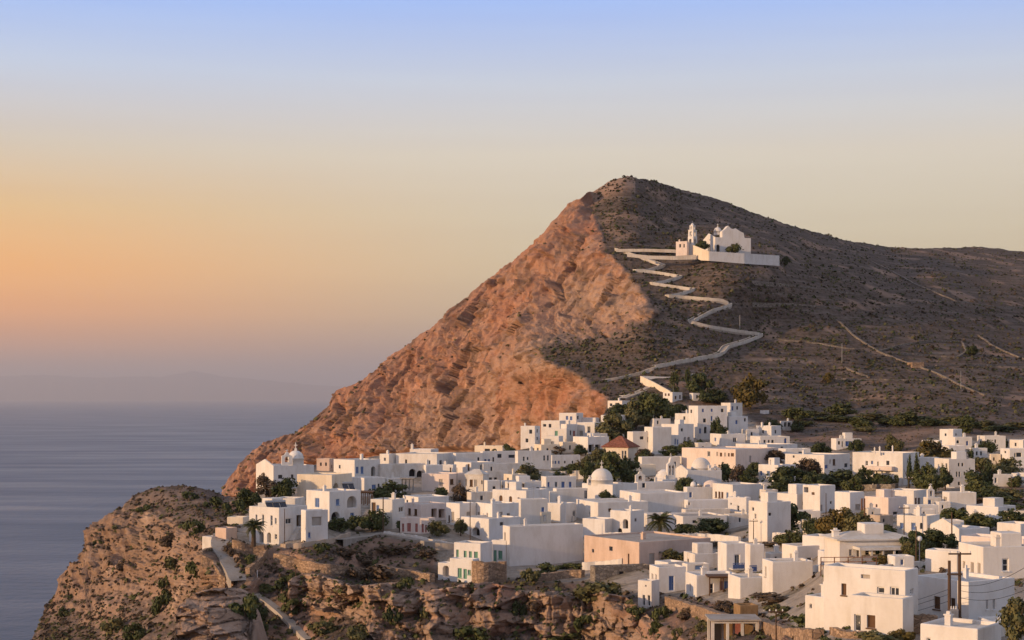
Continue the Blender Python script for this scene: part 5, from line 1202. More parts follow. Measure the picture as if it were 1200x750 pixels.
# dry-stone field walls on the slope
GF = 'dry-stone field walls on the slope'
wall('long dry-stone wall running diagonally down the slope past the ruined fold', [(980,376),(1003,397),(1028,412.5),(1060,425),(1095,437),(1121,450.5),(1153,464)], 1.9, 'fieldstone', .7, group=GF)
wall('looped dry-stone wall of the oval field with a dark tree at its end', [(1028,412.5),(1060,404),(1092,400),(1126.5,401),(1132,413),(1121,420),(1086,417),(1044,414.7)], 1.9, 'fieldstone', .7, group=GF)
wall('short dry-stone wall left of the diagonal wall foot', [(990,432),(1003,438),(1017,442.5)], 2.2, 'fieldstone', .7, group=GF)
wall('level terrace wall from the loop to the right edge', [(1097,429),(1150,428.5),(1215,428)], 1.6, 'fieldstone', .7, group=GF)
wall('level terrace wall below the short dry-stone wall', [(980,445),(1050,446),(1118,445)], 1.6, 'fieldstone', .7, group=GF)
wall('dry-stone wall slanting right beyond the oval field', [(1146,394),(1160,404),(1177,413),(1205,424)], 1.8, 'fieldstone', .7, group=GF)
wall('upper track wall crossing the high slope to the right', [(1006,301),(1044,318.5),(1070,333),(1118,353),(1166,360),(1215,362)], 1.6, 'fieldstone', .7, group=GF)
wall('terrace wall right of the middle bends of the path', [(880,356),(930,357),(985,362)], 1.6, 'fieldstone', .7, group=GF)
wall('terrace wall right of the outermost path bend', [(905,398),(950,402),(1000,410)], 1.6, 'fieldstone', .7, group=GF)
wall('faint terrace wall below the church wall', [(880,330),(940,336),(1010,346)], 1.5, 'fieldstone', .7, group=GF)
H('small tawny stone hut halfway along the diagonal field wall', 1063, 1069, 1083, 424.5, 431, 'L 1065 1067 427 430 dd', m='stone', name='stone_hut', cat='hut', group='stone buildings', roof='roofgrey')
# walls of the foreground
GS = 'stone retaining walls below the village'
wall('stone retaining wall with a lit face round the palm terrace', [(273,645),(285,649),(298,652),(311,652)], 13, 'stone', .9, group=GS)
wall('stone wall slanting down from the palm terrace to the gully', [(311,652),(304,661),(296,668),(289,674)], 9, 'stone', .8, group=GS)
wall('long curved stone wall under the scrub field below the cliff-edge house', [(322,657),(336,660),(352,664),(376,669),(398,672),(426,675)], 9, 'stone', .9, group=GS)
wall('straight stone wall above the caves left of the green shutters', [(440,670),(460,674),(480,677),(506,682)], 9, 'stone', .9, group=GS)
wall('high smooth stone retaining wall beside the green shuttered block', [(554,682),(572,683.5),(592,683)], 25, 'stone', 1.2, group=GS)
wall('pale stone wall under the dark bushes of the huge blank wall', [(624,682),(645,680),(665,677),(682,676)], 9, 'stone', .9, group=GS)
wall('long stone terrace wall curving under the pergola house', [(782,711),(800,716),(824,724),(848,731),(866,734)], 12, 'stone', 1.0, group=GS)
wall('stone terrace wall at the right of the porch pavilion', [(890,735),(908,742),(932,747),(958,749)], 11, 'stone', 1.0, group=GS)
wall('rosy curved stone wall round the glazed-door yard', [(974,742),(984,746),(998,748),(1014,747)], 8, 'stone', .5, group=GS)
wall('square stone wall between the two nearest houses', [(1058,741),(1076,742),(1096,742)], 22, 'stone', .8, group=GS)
wall('side wall of the road on its seaward edge', [(253,644),(258,656),(265,668),(270,680)], 4, 'stone', .5, group=GS)
GV = 'white garden and terrace walls'
wall('white low wall with small pillars along the village road', [(449,627),(480,631),(510,637),(534,641)], 4.5, 'white2', .4, group=GV)
wall('pale garden wall in front of the cliff-edge house', [(330,642),(352,641),(384,637),(408,629)], 5, 'bare', .5, group=GV)
wall('long white garden wall right of the great palm', [(780,634),(810,633),(840,634),(866,637)], 8, 'white', .5, group=GV)
wall('white wall under the little annex of the salmon-pink house', [(682,668),(700,667),(728,664)], 9, 'white', .5, group=GV)
wall('white boundary wall below the first domed church', [(700,597),(730,600),(748,602)], 6, 'white2', .4, group=GV)
wall('grey garden wall behind the deep blue shutters', [(622,562),(655,562),(690,561)], 10, 'white2', .5, group=GV)
wall('white wall in shade below the stepped houses', [(758,545),(785,544),(798,543)], 9, 'white2', .5, group=GV)
wall('low wall of the dark grove below the balcony house', [(975,573),(1010,575),(1050,574)], 7, 'stonegrey', .5, group=GV)
wall('white wall before the tall narrow house with creeper', [(905,634),(920,634),(938,630)], 10, 'white', .5, group=GV)
wall('white yard wall beside the small dark gate', [(690,628),(705,630),(728,629)], 6, 'white', .4, group=GV)
wall('white parapet left of the rusty railing', [(936,668),(950,669),(962,668)], 6, 'white', .4, group=GV)
wall('low white wall beneath the arched houses', [(610,606),(640,608),(672,611)], 6, 'white2', .4, group=GV)
wall('white lane wall left of the lit low near house', [(1030,668),(1055,666),(1084,664)], 6, 'white2', .4, group=GV)
wall('shaded terrace wall between tall window and creeper house', [(806,606),(850,607),(876,608)], 8, 'white2', .4, group=GV)
# small cream-coloured buildings by the road
H('small pink plastered shed at the top of the steep road', 252, 265, 278, 619, 634, '', m='pink', name='shed', cat='shed', group='sheds by the steep road', roof='roofgrey')
H('little white hut beside the bend of the steep road', 239.5, 248, 256, 629, 644, 'R 249.6 252 635 642 dk', m='white2', name='hut', cat='hut', group='sheds by the steep road')
H('low pale shed behind the palm at the road head', 266, 285, 292, 606, 615, '', m='cream', name='shed', cat='shed', group='sheds by the steep road')

# ------------------------------------------------------------------ poles and cables
GP = 'utility poles in the village'
for a in [('brown pole standing beside the round tree and the orange-niche house', 449, 583, 625, 1.6, False), ('dark pole in front of the cliff-edge house', 333.5, 596, 645, .8, False),
          ('pole in front of the low pointed roof', 535.5, 548, 578, .8, False), ('pole before the house with a side porch', 551, 588, 636, 1.0, False),
          ('dark pole beside the three brown shutters', 863.5, 561, 586, 1.0, False), ('slim brown pole in front of the creeper house', 883, 608, 637, 1.1, True),
          ('slim pole in front of the tall house with the square opening', 968, 578, 606, 1.0, False), ('tall dark pole behind the house with two brown doors', 1065, 558, 596, 1.0, True),
          ('dark pole in front of the deep blue window house', 1059.5, 592, 634, 1.2, True), ('brown pole left of the dark tree and the lane', 1073.6, 617, 664, 1.6, False),
          ('brown pole rising before the pointed parapet', 1115.4, 600, 645, 1.8, False), ('lit brown pole by the field at the right edge', 1185, 558, 588, .9, False),
          ('slender pole among the trees right of the cypress', 1100, 560, 574, .9, False), ('pole on the road in front of the little porch pavilion', 909.5, 712, 758, 1.2, True),
          ('thin white marker post beside the gully path', 301.5, 668, 684, .8, False), ('rusty pole in the gully below the retaining wall', 346.5, 664, 704, 1.0, False)]:
    pole(a[0], a[1], a[2], a[3], a[4], 'frame' if 'white' in a[0] else 'pole', a[5], group=GP)
pole('left one of the two rusty posts by the olive trees', 1010, 584, 610, 2.4, 'rust', False, group=GP); pole('right one of the two rusty posts by the olive trees', 1013, 584, 610, 2.4, 'rust', False, group=GP)
for lb, x, a, b in [('thin pole on the slope left of the short dry-stone wall', 986.7, 402, 425), ('thin pole on the slope below the diagonal wall', 1126, 435, 456), ('thin pole on the slope right of the halfway path bend', 867, 369, 387)]:
    c = hill_at(x, b); pole(lb, x, a, b, .7, 'metal', False, D=c.y, group='poles on the hillside')
# the near double pole with its transformer
D0 = 120.0
tr = thing('transformer_pole', 'near pair of tall dark poles carrying a transformer box', 'utility pole', P(1118, 758, D0))
tops = []
for px, yt in ((1112.5, 657), (1124.5, 647)):
    c = P(px, 770, D0); z1 = P(px, yt, D0).z; mb = MB(); mb.tube([c, Vector((c.x, c.y, z1))], [.15, .11], 10); mb.build('post', M['pole'], tr); tops.append(Vector((c.x, c.y, z1)))
def bar(px0, px1, py, nm, th=.14):
    a = P(px0, py, D0-.2); b = P(px1, py, D0-.2); mb = MB(); mb.box(a-Vector((0, .07, 0)), b-a, (0, th, 0), (0, 0, th)); return mb.build(nm, M['pole'], tr)
cb = bar(1111.5, 1138, 650, 'crossarm', .12); bar(1110, 1127, 674, 'brace'); bar(1109, 1127, 726, 'brace', .18); bar(1109, 1127, 737, 'brace', .18)
mb = MB(); a = P(1114, 727, D0-.35); mb.box(a, (.62, 0, 0), (0, .6, 0), (0, 0, .85))
for k in range(5): mb.box(a+Vector((.06+.11*k, -.05, .08)), (.05, 0, 0), (0, .06, 0), (0, 0, .65))
tb = mb.build('transformer', M['metal'], tr)
for k in range(3):
    i = MB(); i.lathe(a+Vector((.12+.19*k, .25, .84)), [(.04, 0), (.07, .06), (.04, .12), (.06, .18), (.001, .26)], 8); i.build('insulator', M['frame'], tb)
for px in (1113, 1124, 1137):
    i = MB(); i.lathe(P(px, 650, D0-.15)+Vector((0, 0, .1)), [(.04, 0), (.07, .05), (.04, .1), (.06, .16), (.001, .22)], 8); i.build('insulator', M['frame'], cb)
def cable(label, p0, p1, sag, r=.018):
    p0, p1 = Vector(p0), Vector(p1); mb = MB()
    mb.tube([p0.lerp(p1, k/16)-Vector((0, 0, sag*4*(k/16)*(1-k/16))) for k in range(17)], r, 5); tag(mb.build('power_cable', M['cable']), label, 'cable', 'power cables near the double pole')
for k, (py, yl, yr) in enumerate([(690, 721, 660), (696, 724, 678), (704, 728, 690)]):
    nm = ['highest', 'middle', 'lowest'][k]
    cable(f'{nm} cable hanging left from the near double pole', P(1113, py, D0), P(905, yl+6, 160), .9)
    cable(f'{nm} cable hanging right from the near double pole', P(1124.5, py-4, D0), P(1225, yr-12, 100), .7)
# ------------------------------------------------------------------ street things
lp = thing('street_lamp', 'street lamp with a white globe in front of the dark trees', 'street lamp', P(1077.5, 664, gd(1077.5, 664)))
c = P(1077.5, 664, gd(1077.5, 664)); mb = MB(); z1 = P(1077.5, 634, c.y).z-c.z; mb.tube([c-Vector((0, 0, .5)), c+Vector((0, 0, z1))], [.07, .05], 8); mb.build('post', M['metal'], lp)
mb = MB(); R_ = .3; mb.lathe(c+Vector((0, 0, z1+R_*.9)), [(R_*math.cos(q)+.001, R_*math.sin(q)) for q in [math.pi*(k/10-.5) for k in range(11)]], 14); mb.build('globe', M['frame'], lp, True)
def car(label, px, py, yaw, m='carpaint', D=None):
    D = gd(px, py) if D is None else D; c = P(px, py, D); root = thing('parked_car', label, 'car', c, 'cars parked in the village')
    u = Vector((math.cos(yaw), math.sin(yaw), 0)); w_ = Vector((-u.y, u.x, 0)); up = Vector((0, 0, 1))
    def ex(name, prof, hw, mm, inset=0):
        mb = MB(); A = [c+u*a+up*b-w_*hw for a, b in prof]; B = [c+u*a+up*b+w_*hw for a, b in prof]
        mb.face(A); mb.face(B[::-1])
        for i in range(len(prof)): j = (i+1) % len(prof); mb.face([A[j], A[i], B[i], B[j]])
        return mb.build(name, M[mm], root)
    ex('body', [(-2, .3), (2, .3), (2.05, .6), (1.95, .85), (1.0, .95), (-1.75, .98), (-2.02, .85)], .84, m)
    ex('cabin', [(1.0, .95), (.4, 1.4), (-1.1, 1.43), (-1.75, .97)], .72, 'glass'); ex('roof', [(.42, 1.4), (.3, 1.46), (-1.0, 1.48), (-1.1, 1.43)], .7, m)
    for a in (-1.25, 1.25):
        for s in (-.72, .72):
            q = c+u*a+w_*s+up*.31; mb = MB(); mb.tube([q-w_*.1, q+w_*.1], .31, 14); wo = mb.build('wheel', M['rubber'], root)
            mb = MB(); e = q+w_*(.105 if s > 0 else -.105); mb.tube([e-w_*.01, e+w_*.01], .18, 10); mb.build('rim', M['metal'], wo)
car('dark parked car with pale flank behind the pale pink house roof', 505, 584.5, 2.3, 'greyframe', 350); car('black parked car beside the dark shrub, left of the pair on the right', 516, 588, 2.6, 'carpaint', 342); car('black parked car at the right end of the parked row', 525, 589.5, 2.75, 'carpaint', 340)
def solar(label, px, py, D, n, yaw=.5):
    c = P(px, py, D); root = thing('solar_heater', label, 'solar panel', c, 'solar water heaters on roofs')
    u = Vector((math.cos(yaw), math.sin(yaw), 0)); v = Vector((-u.y*.75, u.x*.75, .66))
    for k in range(n):
        o_ = c+u*(k*1.25); mb = MB(); mb.box(o_, u*1.1, v*1.7, u.cross(v).normalized()*.08); mb.build('panel', M['panel'], root)
    mb = MB(); o_ = c+v*1.85+Vector((0, 0, .1)); mb.tube([o_, o_+u*(1.25*n-.15)], .26, 12); mb.build('tank', M['metal'], root)
solar('row of dark solar panels on the cliff-edge house roof', 314, 598, h1['D']+1.5, 3); solar('pair of tilted solar panels on the long flat grey roof', 641, 586, gd(651, 588)+1, 2)
solar('tilted solar panel on the roof of the house with a dark arch', 403, 574.5, gd(389, 592)-1, 2, .4)
mb_ = thing('roof_mast', 'thin brown aerial mast on the cliff-edge house roof', 'mast', P(316.5, 591, h1['D']+5)); c = P(316.5, 591, h1['D']+5)
mb = MB(); mb.tube([c-Vector((0, 0, .6)), c+Vector((0, 0, 3.6))], [.06, .04], 6); mb.build('post', M['pole'], mb_)
mb = MB(); [mb.box(c+Vector((-.5, 0, 2.7+.35*k)), (1.0-.2*k, 0, 0), (0, .03, 0), (0, 0, .03)) for k in range(3)]; mb.build('aerial', M['metal'], mb_)
# pergolas, railings, parasol
def frame_pergola(label, h_pts, D, hm, m, roofm=None, name='pergola', dep=3.0, n=4, th=.16, group=None):
    a, b = P(h_pts[0], h_pts[2], D), P(h_pts[1], h_pts[3], D); d = (b-a); d.z = 0; L = d.length; d.normalize(); s = Vector((-d.y, d.x, 0)); up = Vector((0, 0, 1))
    root = thing(name, label, name.split('_')[-1], a, group)
    for i in range(n):
        for k in (0, 1):
            if k and dep < .5: continue
            mb = MB(); mb.box(a+d*(L-th)*i/(n-1)+s*dep*k, d*th, s*th, up*hm); mb.build('post', M[m], root)
    for k in ((0, 1) if dep >= .5 else (0,)):
        mb = MB(); mb.box(a+s*dep*k+up*hm, d*L, s*th, up*th); mb.build('beam', M[m], root)
    if roofm: mb = MB(); mb.box(a-d*.25-s*.35+up*(hm+th+.01), d*(L+.5), s*(dep+.7), up*.16); mb.build('roof', M[roofm], root)
    return root, a, d, s, L
frame_pergola('dark timber pergola beside the house with two round arches', (421.5, 435.5, 592, 592), gd(423, 614)+6, 2.3, 'pole', 'brown', dep=3.2, group='pergolas in the village')
frame_pergola('white framed pergola in front of the big dark grove', (769, 788, 488, 487.5), 520, 1.9, 'roofwhite', None, dep=2.2, n=4, th=.3, group='pergolas in the village')
frame_pergola('brown post pergola over the blue door terrace', (831, 864, 699.5, 700), gd(816, 700)-1.6, 2.6, 'brown', 'brown', dep=2.2, n=3, group='pergolas in the village')
rt, a, d, s, L = frame_pergola('open porch pavilion with a cement roof and reddish cane curtains at the bottom edge', (834, 889, 757, 757), 160, 2.35, 'roofwhite', 'roofgrey', name='porch_pavilion', dep=3.4, n=4, th=.28, group='pergolas in the village')
for k, (u0, mm) in enumerate([(.5, 'dark'), (1.7, 'cane'), (2.9, 'red'), (3.9, 'cane')]):
    mb = MB(); mb.box(a+d*u0+s*3.1, d*.9, s*.06, Vector((0, 0, 2.25))); mb.build('curtain', M[mm], rt)
mb = MB(); mb.box(a+d*.1+s*3.45, d*(L-.2), s*.2, Vector((0, 0, 2.4))); mb.build('back_wall', M['pale_pink'], rt)
frame_pergola('dark wooden trellis roof left of the white house with a brown shutter', (1.0, 1.0, 1, 1), 1, 1, 'pole') if False else None
frame_pergola('shaded lattice porch of the grey house behind the round green tree', (470, 484, 575.5, 575.5), gd(471, 580)+3, 2.6, 'greyframe', 'grey', dep=2.4, n=4, group='pergolas in the village')
frame_pergola('white post porch with brown openings by the small square window house', (595, 614, 578, 578), gd(595, 579)-.5, 2.0, 'pole', 'canvas', dep=1.6, n=4, group='pergolas in the village')
rr = thing('rusty_railing', 'rusty iron railing with posts above the large near house', 'railing', P(962, 670, 172))
a, b = P(962, 669, 172), P(1027, 669, 166); d = b-a
for k in range(5): mb = MB(); mb.tube([a+d*k/4-Vector((0, 0, .6)), a+d*k/4+Vector((0, 0, 1.55))], .06, 6); mb.build('post', M['rust'], rr)
for z in (.55, 1.0, 1.5): mb = MB(); mb.tube([a+Vector((0, 0, z)), b+Vector((0, 0, z))], .045, 6); mb.build('rail', M['rust'], rr)
ps = thing('parasol', 'pale parasol on the terrace left of the green shutters', 'parasol', P(505, 679, 262)); c = P(505, 679, 262)
mb = MB(); mb.tube([c, c+Vector((0, 0, 2.3))], .04, 6); mb.build('pole', M['frame'], ps)
mb = MB(); mb.lathe(c+Vector((0, 0, 1.75)), [(1.2, 0), (.6, .3), (.001, .55)], 8); mb.build('canopy', M['canvas'], ps)
hy = [o for o in bpy.data.objects if o.get('label') == 'white house with a blue balcony before a dark doorway'][0]
# blue balconies
for lb, nm, (x0, x1, yy), D_ in [('blue balcony house', None, (859, 872.5, 668), gd(851, 675)-1.2), ('annex', None, (878.5, 887, 671), gd(879, 674)-.8)]:
    a, b = P(x0, yy, D_), P(x1, yy, D_+.5); d = b-a; d.z = 0; L = d.length; d.normalize(); s = Vector((-d.y, d.x, 0))
    pr = hy if lb == 'blue balcony house' else [o for o in bpy.data.objects if o.get('label') == 'shaded annex with a blue railing right of the balcony house'][0]
    mb = MB(); mb.box(a, d*L, s*1.4, (0, 0, .14)); sl_ = mb.build('balcony', M['white'], pr)
    mb = MB(); mb.box(a+Vector((0, 0, .95)), d*L, s*.07, (0, 0, .08)); mb.box(a+Vector((0, 0, .2)), d*L, s*.04, (0, 0, .6))
    for k in range(8): mb.box(a+d*(L-.06)*k/7+Vector((0, 0, .14)), d*.06, s*.06, (0, 0, .85))
    mb.build('railing', M['blue'], sl_)
H('reddish cane shack in the yard above the stone terrace wall', 864, 867, 889, 709.5, 724, '', m='cane', name='cane_shack', cat='shack', group='sheds by the steep road', roof='roofgrey', D=gd(867, 722)-4)
# outside stair of the cliff-edge house
st = MB(); f = h1['FR']; u0, u1 = sorted((f.u(336), f.u(348))); z0, z1 = f.z(636, u0), f.z(618, u1); n_ = 12
for k in range(n_):
    q = f.pt(u0+(u1-u0)*k/n_, z0-1.5, -.02); st.box(q, f.d*((u1-u0)/n_+.01), f.n*1.1, (0, 0, 1.5+(z1-z0)*(k+1)/n_))
st.build('outside_stair', M['white2'], h1['root'])
# ------------------------------------------------------------------ trees and shrubs
palm('feathery palm on the walled terrace before the cliff-edge house', 297, 602, 637, 34, D=h1['D']-7)
palm('great spreading palm in the middle of the village', 773, 599, 631, 44)
T = tree
TG = 'garden trees among the houses'
for lb, px, yt, yb, wd, m, kd in [
 ('round green tree left of the orange-niche house', 436, 599, 623, 26, 'leaf', 'tree'), ('dark tree by the two round arches', 415, 605, 622, 16, 'pine', 'tree'), ('dark rounded shrub under the lower round arch', 397, 607, 623, 22, 'leaf', 'tree'),
 ('brownish tree in front of the vaulted church', 312, 559, 586, 22, 'dry', 'tree'), ('dark tree at the foot of the broad cream house', 332, 562, 588, 24, 'pine', 'tree'), ('low dark tree between headland and vaulted church', 292, 574, 596, 24, 'pine', 'tree'),
 ('bright green tree before the cube with one lit flank', 457, 567, 587, 34, 'leaf', 'tree'), ('small green tree left of the black cars', 517, 572, 584, 14, 'leaf', 'tree'), ('dark brown-green tree right of the black cars', 541, 570, 590, 20, 'dry', 'tree'),
 ('little fresh green tree in front of the pale pink house', 514, 611, 628, 19, 'olive', 'tree'), ('second little green tree along the village road, before the side-porch house', 540, 609, 628, 12, 'olive', 'tree'), ('tiny green tree at the left corner of the pale pink house', 468, 611, 623, 7, 'leaf', 'tree'),
 ('feathery grey-green tree behind the brown-posted porch', 618, 545, 567, 26, 'olive', 'tree'), ('bright low tree left of the long blank grey garden wall', 654, 551, 562, 14, 'leaf', 'tree'), ('dark tree left of the first domed church', 690, 545, 572, 18, 'pine', 'tree'),
 ('wide dark tree behind the first dome', 716, 534, 566, 30, 'leaf', 'tree'), ('dark tree right of the first dome', 736, 540, 566, 24, 'pine', 'tree'), ('tree below the red tiled house', 704, 526, 546, 20, 'olive', 'tree'),
 ('large bushy tree left of the red tiled roof', 719, 489, 518, 34, 'olive', 'tree'), ('dark tree at the edge of the bushy tree', 733, 494, 516, 14, 'leaf', 'tree'),
 ('left tree of the big dark grove above the stepped houses', 746, 470, 503, 30, 'olive', 'tree'), ('tallest tree of the big dark grove', 764, 463, 501, 34, 'leaf', 'tree'), ('right tree of the big dark grove, under the graveyard keeper house', 781, 468, 492, 22, 'leaf', 'tree'),
 ('low dark shrubby tree at the left foot of the grove', 728, 476, 492, 24, 'pine', 'tree'), ('dark round tree right of the grove beside the keeper house', 797, 474, 484, 14, 'pine', 'tree'),
 ('dark cypress-like tree in the graveyard', 791, 436, 464, 15, 'leaf', 'cypress'), ('slim dark cypress behind the graveyard wall', 806, 431, 456, 9, 'pine', 'cypress'), ('spreading dark tree right of the graveyard', 820, 441, 468, 26, 'pine', 'tree'),
 ('low dark tree behind the whitewashed low house', 836, 456, 474, 26, 'pine', 'tree'), ('golden green tree standing alone above the top houses', 879, 444, 480, 30, 'gold', 'tree'),
 ('tall dark creeper tree between the biggest top house and the arched doorway', 838, 486, 518, 14, 'pine', 'cypress'), ('dark shrub tree at the left of the arched doorway house', 846, 500, 520, 14, 'pine', 'tree'),
 ('clipped green hedge tree before the tall blank stepped house', 785, 524, 536, 22, 'leaf', 'tree'), ('green tree below the blue-framed arches', 803, 517, 532, 16, 'leaf', 'tree'), ('small dark tree right of the blue-framed arches', 818, 516, 530, 14, 'pine', 'tree'),
 ('dark tree in front of the paired small windows', 754, 528, 542, 18, 'dry', 'tree'), ('low green tree on the lane below the stepped houses', 757, 536, 550, 16, 'leaf', 'tree'),
 ('dark tree between the bell tower dome and the flattened dome', 803, 561, 580, 20, 'pine', 'tree'), ('green tree right of the flattened dome', 853, 544, 567, 18, 'leaf', 'tree'), ('brown-green tree beside the tree right of the flattened dome', 866, 546, 568, 18, 'dry', 'tree'), ('low dark tree between brown shutters and trapezoid house', 878, 552, 568, 18, 'pine', 'tree'),
 ('green tree left of the trapezoid house', 884, 543, 560, 14, 'leaf', 'tree'), ('reddish brown tree above the trapezoid house', 909, 530, 547, 22, 'dry', 'tree'),
 ('big dark tree right of the trapezoid house', 924, 551, 580, 40, 'pine', 'tree'), ('brown-topped tree behind the big dark tree', 948, 539, 564, 24, 'dry', 'tree'), ('green tree at the lit wall corner of the brown-window house', 933, 537, 556, 14, 'olive', 'tree'), ('dark green tree right of the big dark tree', 950, 554, 580, 26, 'leaf', 'tree'),
 ('low spreading dark tree below the brown-window house', 984, 551, 572, 44, 'pine', 'tree'), ('dark tree under the left end of the balcony', 1012, 550, 573, 18, 'pine', 'tree'), ('small dark tree under the balcony house wall', 1037, 557, 572, 13, 'pine', 'tree'), ('small pointed tree right of the balcony posts', 1050, 556, 571, 9, 'leaf', 'cypress'),
 ('left one of the two tall dark cypresses at the balcony house corner', 1066, 533, 572, 9, 'pine', 'cypress'), ('right one of the two tall dark cypresses at the balcony house corner', 1074, 531, 570, 10, 'pine', 'cypress'),
 ('golden spreading tree below the round-cornered tower', 1092, 517, 548, 40, 'gold', 'tree'), ('green tree under the golden tree', 1110, 527, 546, 18, 'olive', 'tree'), ('tree left of the three-storey house', 1084, 547, 572, 24, 'leaf', 'tree'), ('dark tree at the corner of the three-storey house', 1108, 548, 574, 16, 'leaf', 'tree'),
 ('small dark conifer right of the stepped-down house', 1138, 527, 546, 11, 'pine', 'cypress'), ('dark domed shrub tree in front of the slim-window house', 1154, 517, 532, 20, 'pine', 'tree'), ('dark round tree left of the two-tone house', 1176, 514, 527, 11, 'pine', 'tree'),
 ('wide pale green tree below the two-tone house', 1174, 538, 564, 36, 'olive', 'tree'), ('dark tree between the low doors and the three-storey house', 1156, 543, 578, 16, 'pine', 'tree'), ('broad dark tree right of the three-storey house', 1144, 554, 580, 26, 'leaf', 'tree'), ('round bush tree at the right edge by the lit low house', 1190, 559, 572, 16, 'leaf', 'tree'), ('low olive tree between the two-tone house and the doors', 1150, 537, 552, 22, 'olive', 'tree'),
 ('round green tree before the long sunlit wall with the shadow', 924, 595, 626, 36, 'leaf', 'tree'), ('small dark tree right of the round green tree', 953, 607, 628, 18, 'pine', 'tree'), ('large olive tree left of the rusty posts', 979, 598, 628, 32, 'gold', 'tree'), ('olive tree under the rusty posts', 1009, 603, 630, 30, 'olive', 'tree'), ('tall olive behind the rusty posts', 996, 597, 620, 22, 'olive', 'tree'), ('low dark bush tree right of the rusty posts', 1035, 616, 632, 24, 'pine', 'tree'),
 ('big dark round tree below the pointed parapet', 1100, 622, 648, 34, 'pine', 'tree'), ('dark tree behind the street lamp', 1072, 626, 652, 26, 'pine', 'tree'), ('green tree at the porch end of the long low house', 1063, 637, 656, 12, 'olive', 'tree'), ('low dark tree left of the tall brown pole', 1086, 634, 652, 20, 'leaf', 'tree'),
 ('dark round tree below the arched-window house', 1120, 599, 622, 34, 'leaf', 'tree'), ('green tree in front of the low house running right', 1152, 603, 622, 32, 'leaf', 'tree'), ('wide dark tree at the right edge behind the round chimney', 1188, 599, 618, 30, 'pine', 'tree'),
 ('small orange-flowered shrub tree on the porch terrace', 1034, 652, 664, 18, 'gold', 'tree'), ('green tree at the lower right corner of the photo', 1192, 708, 760, 34, 'olive', 'tree'),
 ('green shrub tree beside the salmon-pink house wall', 789, 645, 660, 28, 'olive', 'tree'), ('dark shrubs behind the palm garden wall', 834, 609, 626, 34, 'pine', 'tree'), ('low dark shrub tree right of the great palm', 802, 616, 630, 26, 'pine', 'tree'), ('dark shrub before the first church windows', 712, 577, 594, 18, 'pine', 'tree'), ('small dark tree on the lane below the bell tower', 896, 577, 588, 12, 'leaf', 'tree'),
 ('dark tree before the hill church door', 823.5, 283, 295, 15, 'pine', 'tree'), ('grey-green tree against the hill church side wall', 859, 285, 297, 15, 'leaf', 'tree'), ('row of low dark shrubs on the church terrace, left end', 768, 290.5, 297, 20, 'pine', 'tree'), ('dark shrubs on the church terrace near the outbuilding', 787, 290, 297, 14, 'pine', 'tree'),
 ('dark bushy tree between long sunlit wall and big dark tree', 913, 566, 584, 20, 'pine', 'tree'), ('dark tree behind the house with the tall square opening', 968, 556, 574, 22, 'pine', 'tree'), ('low dark tree along the grove wall, left part', 1000, 560, 576, 22, 'leaf', 'tree'), ('dark tree under the balcony right end', 1026, 556, 572, 16, 'leaf', 'tree'),
 ('green tree behind the bell gable with blue door', 1092, 558, 578, 26, 'leaf', 'tree'), ('dark tree right of the tall white arched-window house', 1152, 574, 590, 24, 'pine', 'tree'), ('low green tree in the field at the right edge', 1182, 574, 588, 30, 'olive', 'tree'), ('low dark tree in the field right of the tall lit pole', 1160, 570, 584, 24, 'leaf', 'tree'),
 ('dark tree beside the pale house behind the tall pole', 1136, 606, 622, 22, 'leaf', 'tree'), ('dark tree left of the low flat house by the lane', 1078, 640, 658, 18, 'pine', 'tree'), ('grey-green tree behind the rounded lit side house', 925, 622, 640, 26, 'leaf', 'tree'), ('dark tree left of the long porch house roof', 958, 614, 632, 20, 'pine', 'tree'),
 ('green tree behind the deep blue shutters', 668, 545, 561, 20, 'leaf', 'tree'), ('olive tree behind the long blank garden wall', 684, 536, 560, 18, 'olive', 'tree'), ('dark tree at the right foot of the red tiled house', 752, 528, 544, 16, 'pine', 'tree'),
 ('dark tree at the end of the far row', 596, 521, 533, 12, 'pine', 'tree'), ('dark shrub tree on the bank below the tower-like house', 680, 522, 534, 16, 'pine', 'tree'), ('low shrubs under the cliff-foot cluster', 652, 524, 533, 18, 'dry', 'tree'),
 ('dark tree at the right end of the hill church wall', 921, 301, 312, 9, 'pine', 'tree'),
 ('small tree at the end of the looped field wall', 1139, 406, 416, 13, 'pine', 'tree'), ('yellowish shrub on the slope left of the field walls', 971, 438, 449, 10, 'gold', 'tree'), ('dark green tree right of the small white ruin', 934, 493, 507, 14, 'pine', 'tree'), ('dark shrub tree left of the small white ruin', 905, 492, 507, 18, 'pine', 'tree'),
 ('green tree beside the blue door wall on the slope', 1003, 516, 532, 14, 'pine', 'tree'), ('dark tree left of the blue door wall', 962, 519, 536, 18, 'pine', 'tree'), ('green bushy tree on the dark slope above the balcony house', 1047, 511, 530, 18, 'olive', 'tree'), ('dark tree on the slope above the blue door wall', 1010, 489, 502, 24, 'leaf', 'tree'), ('low dark tree high on the slope left of the round-cornered tower', 1060, 484, 500, 30, 'leaf', 'tree'), ('dark scrubby tree behind the round-cornered tower', 1132, 490, 508, 26, 'leaf', 'tree'), ('low dark tree on the slope above the roof posts', 936, 478, 492, 26, 'leaf', 'tree'), ('wide low tree above the small white ruin', 985, 475, 490, 30, 'leaf', 'tree')]:
    D_ = None
    if yt < 320: D_ = {823.5: 682, 859: 683}.get(px, 706)
    elif yb < curve(REAR, px): D_ = hill_at(px, yb).y
    gx = 1.0 if yt < 320 or kd == 'cypress' else 1.16
    T(lb, px, yt-(yb-yt)*(gx-1)*.5, yb, wd*gx, m, kd, D_, 'cypress' if kd == 'cypress' else 'tree', 'tree', TG)
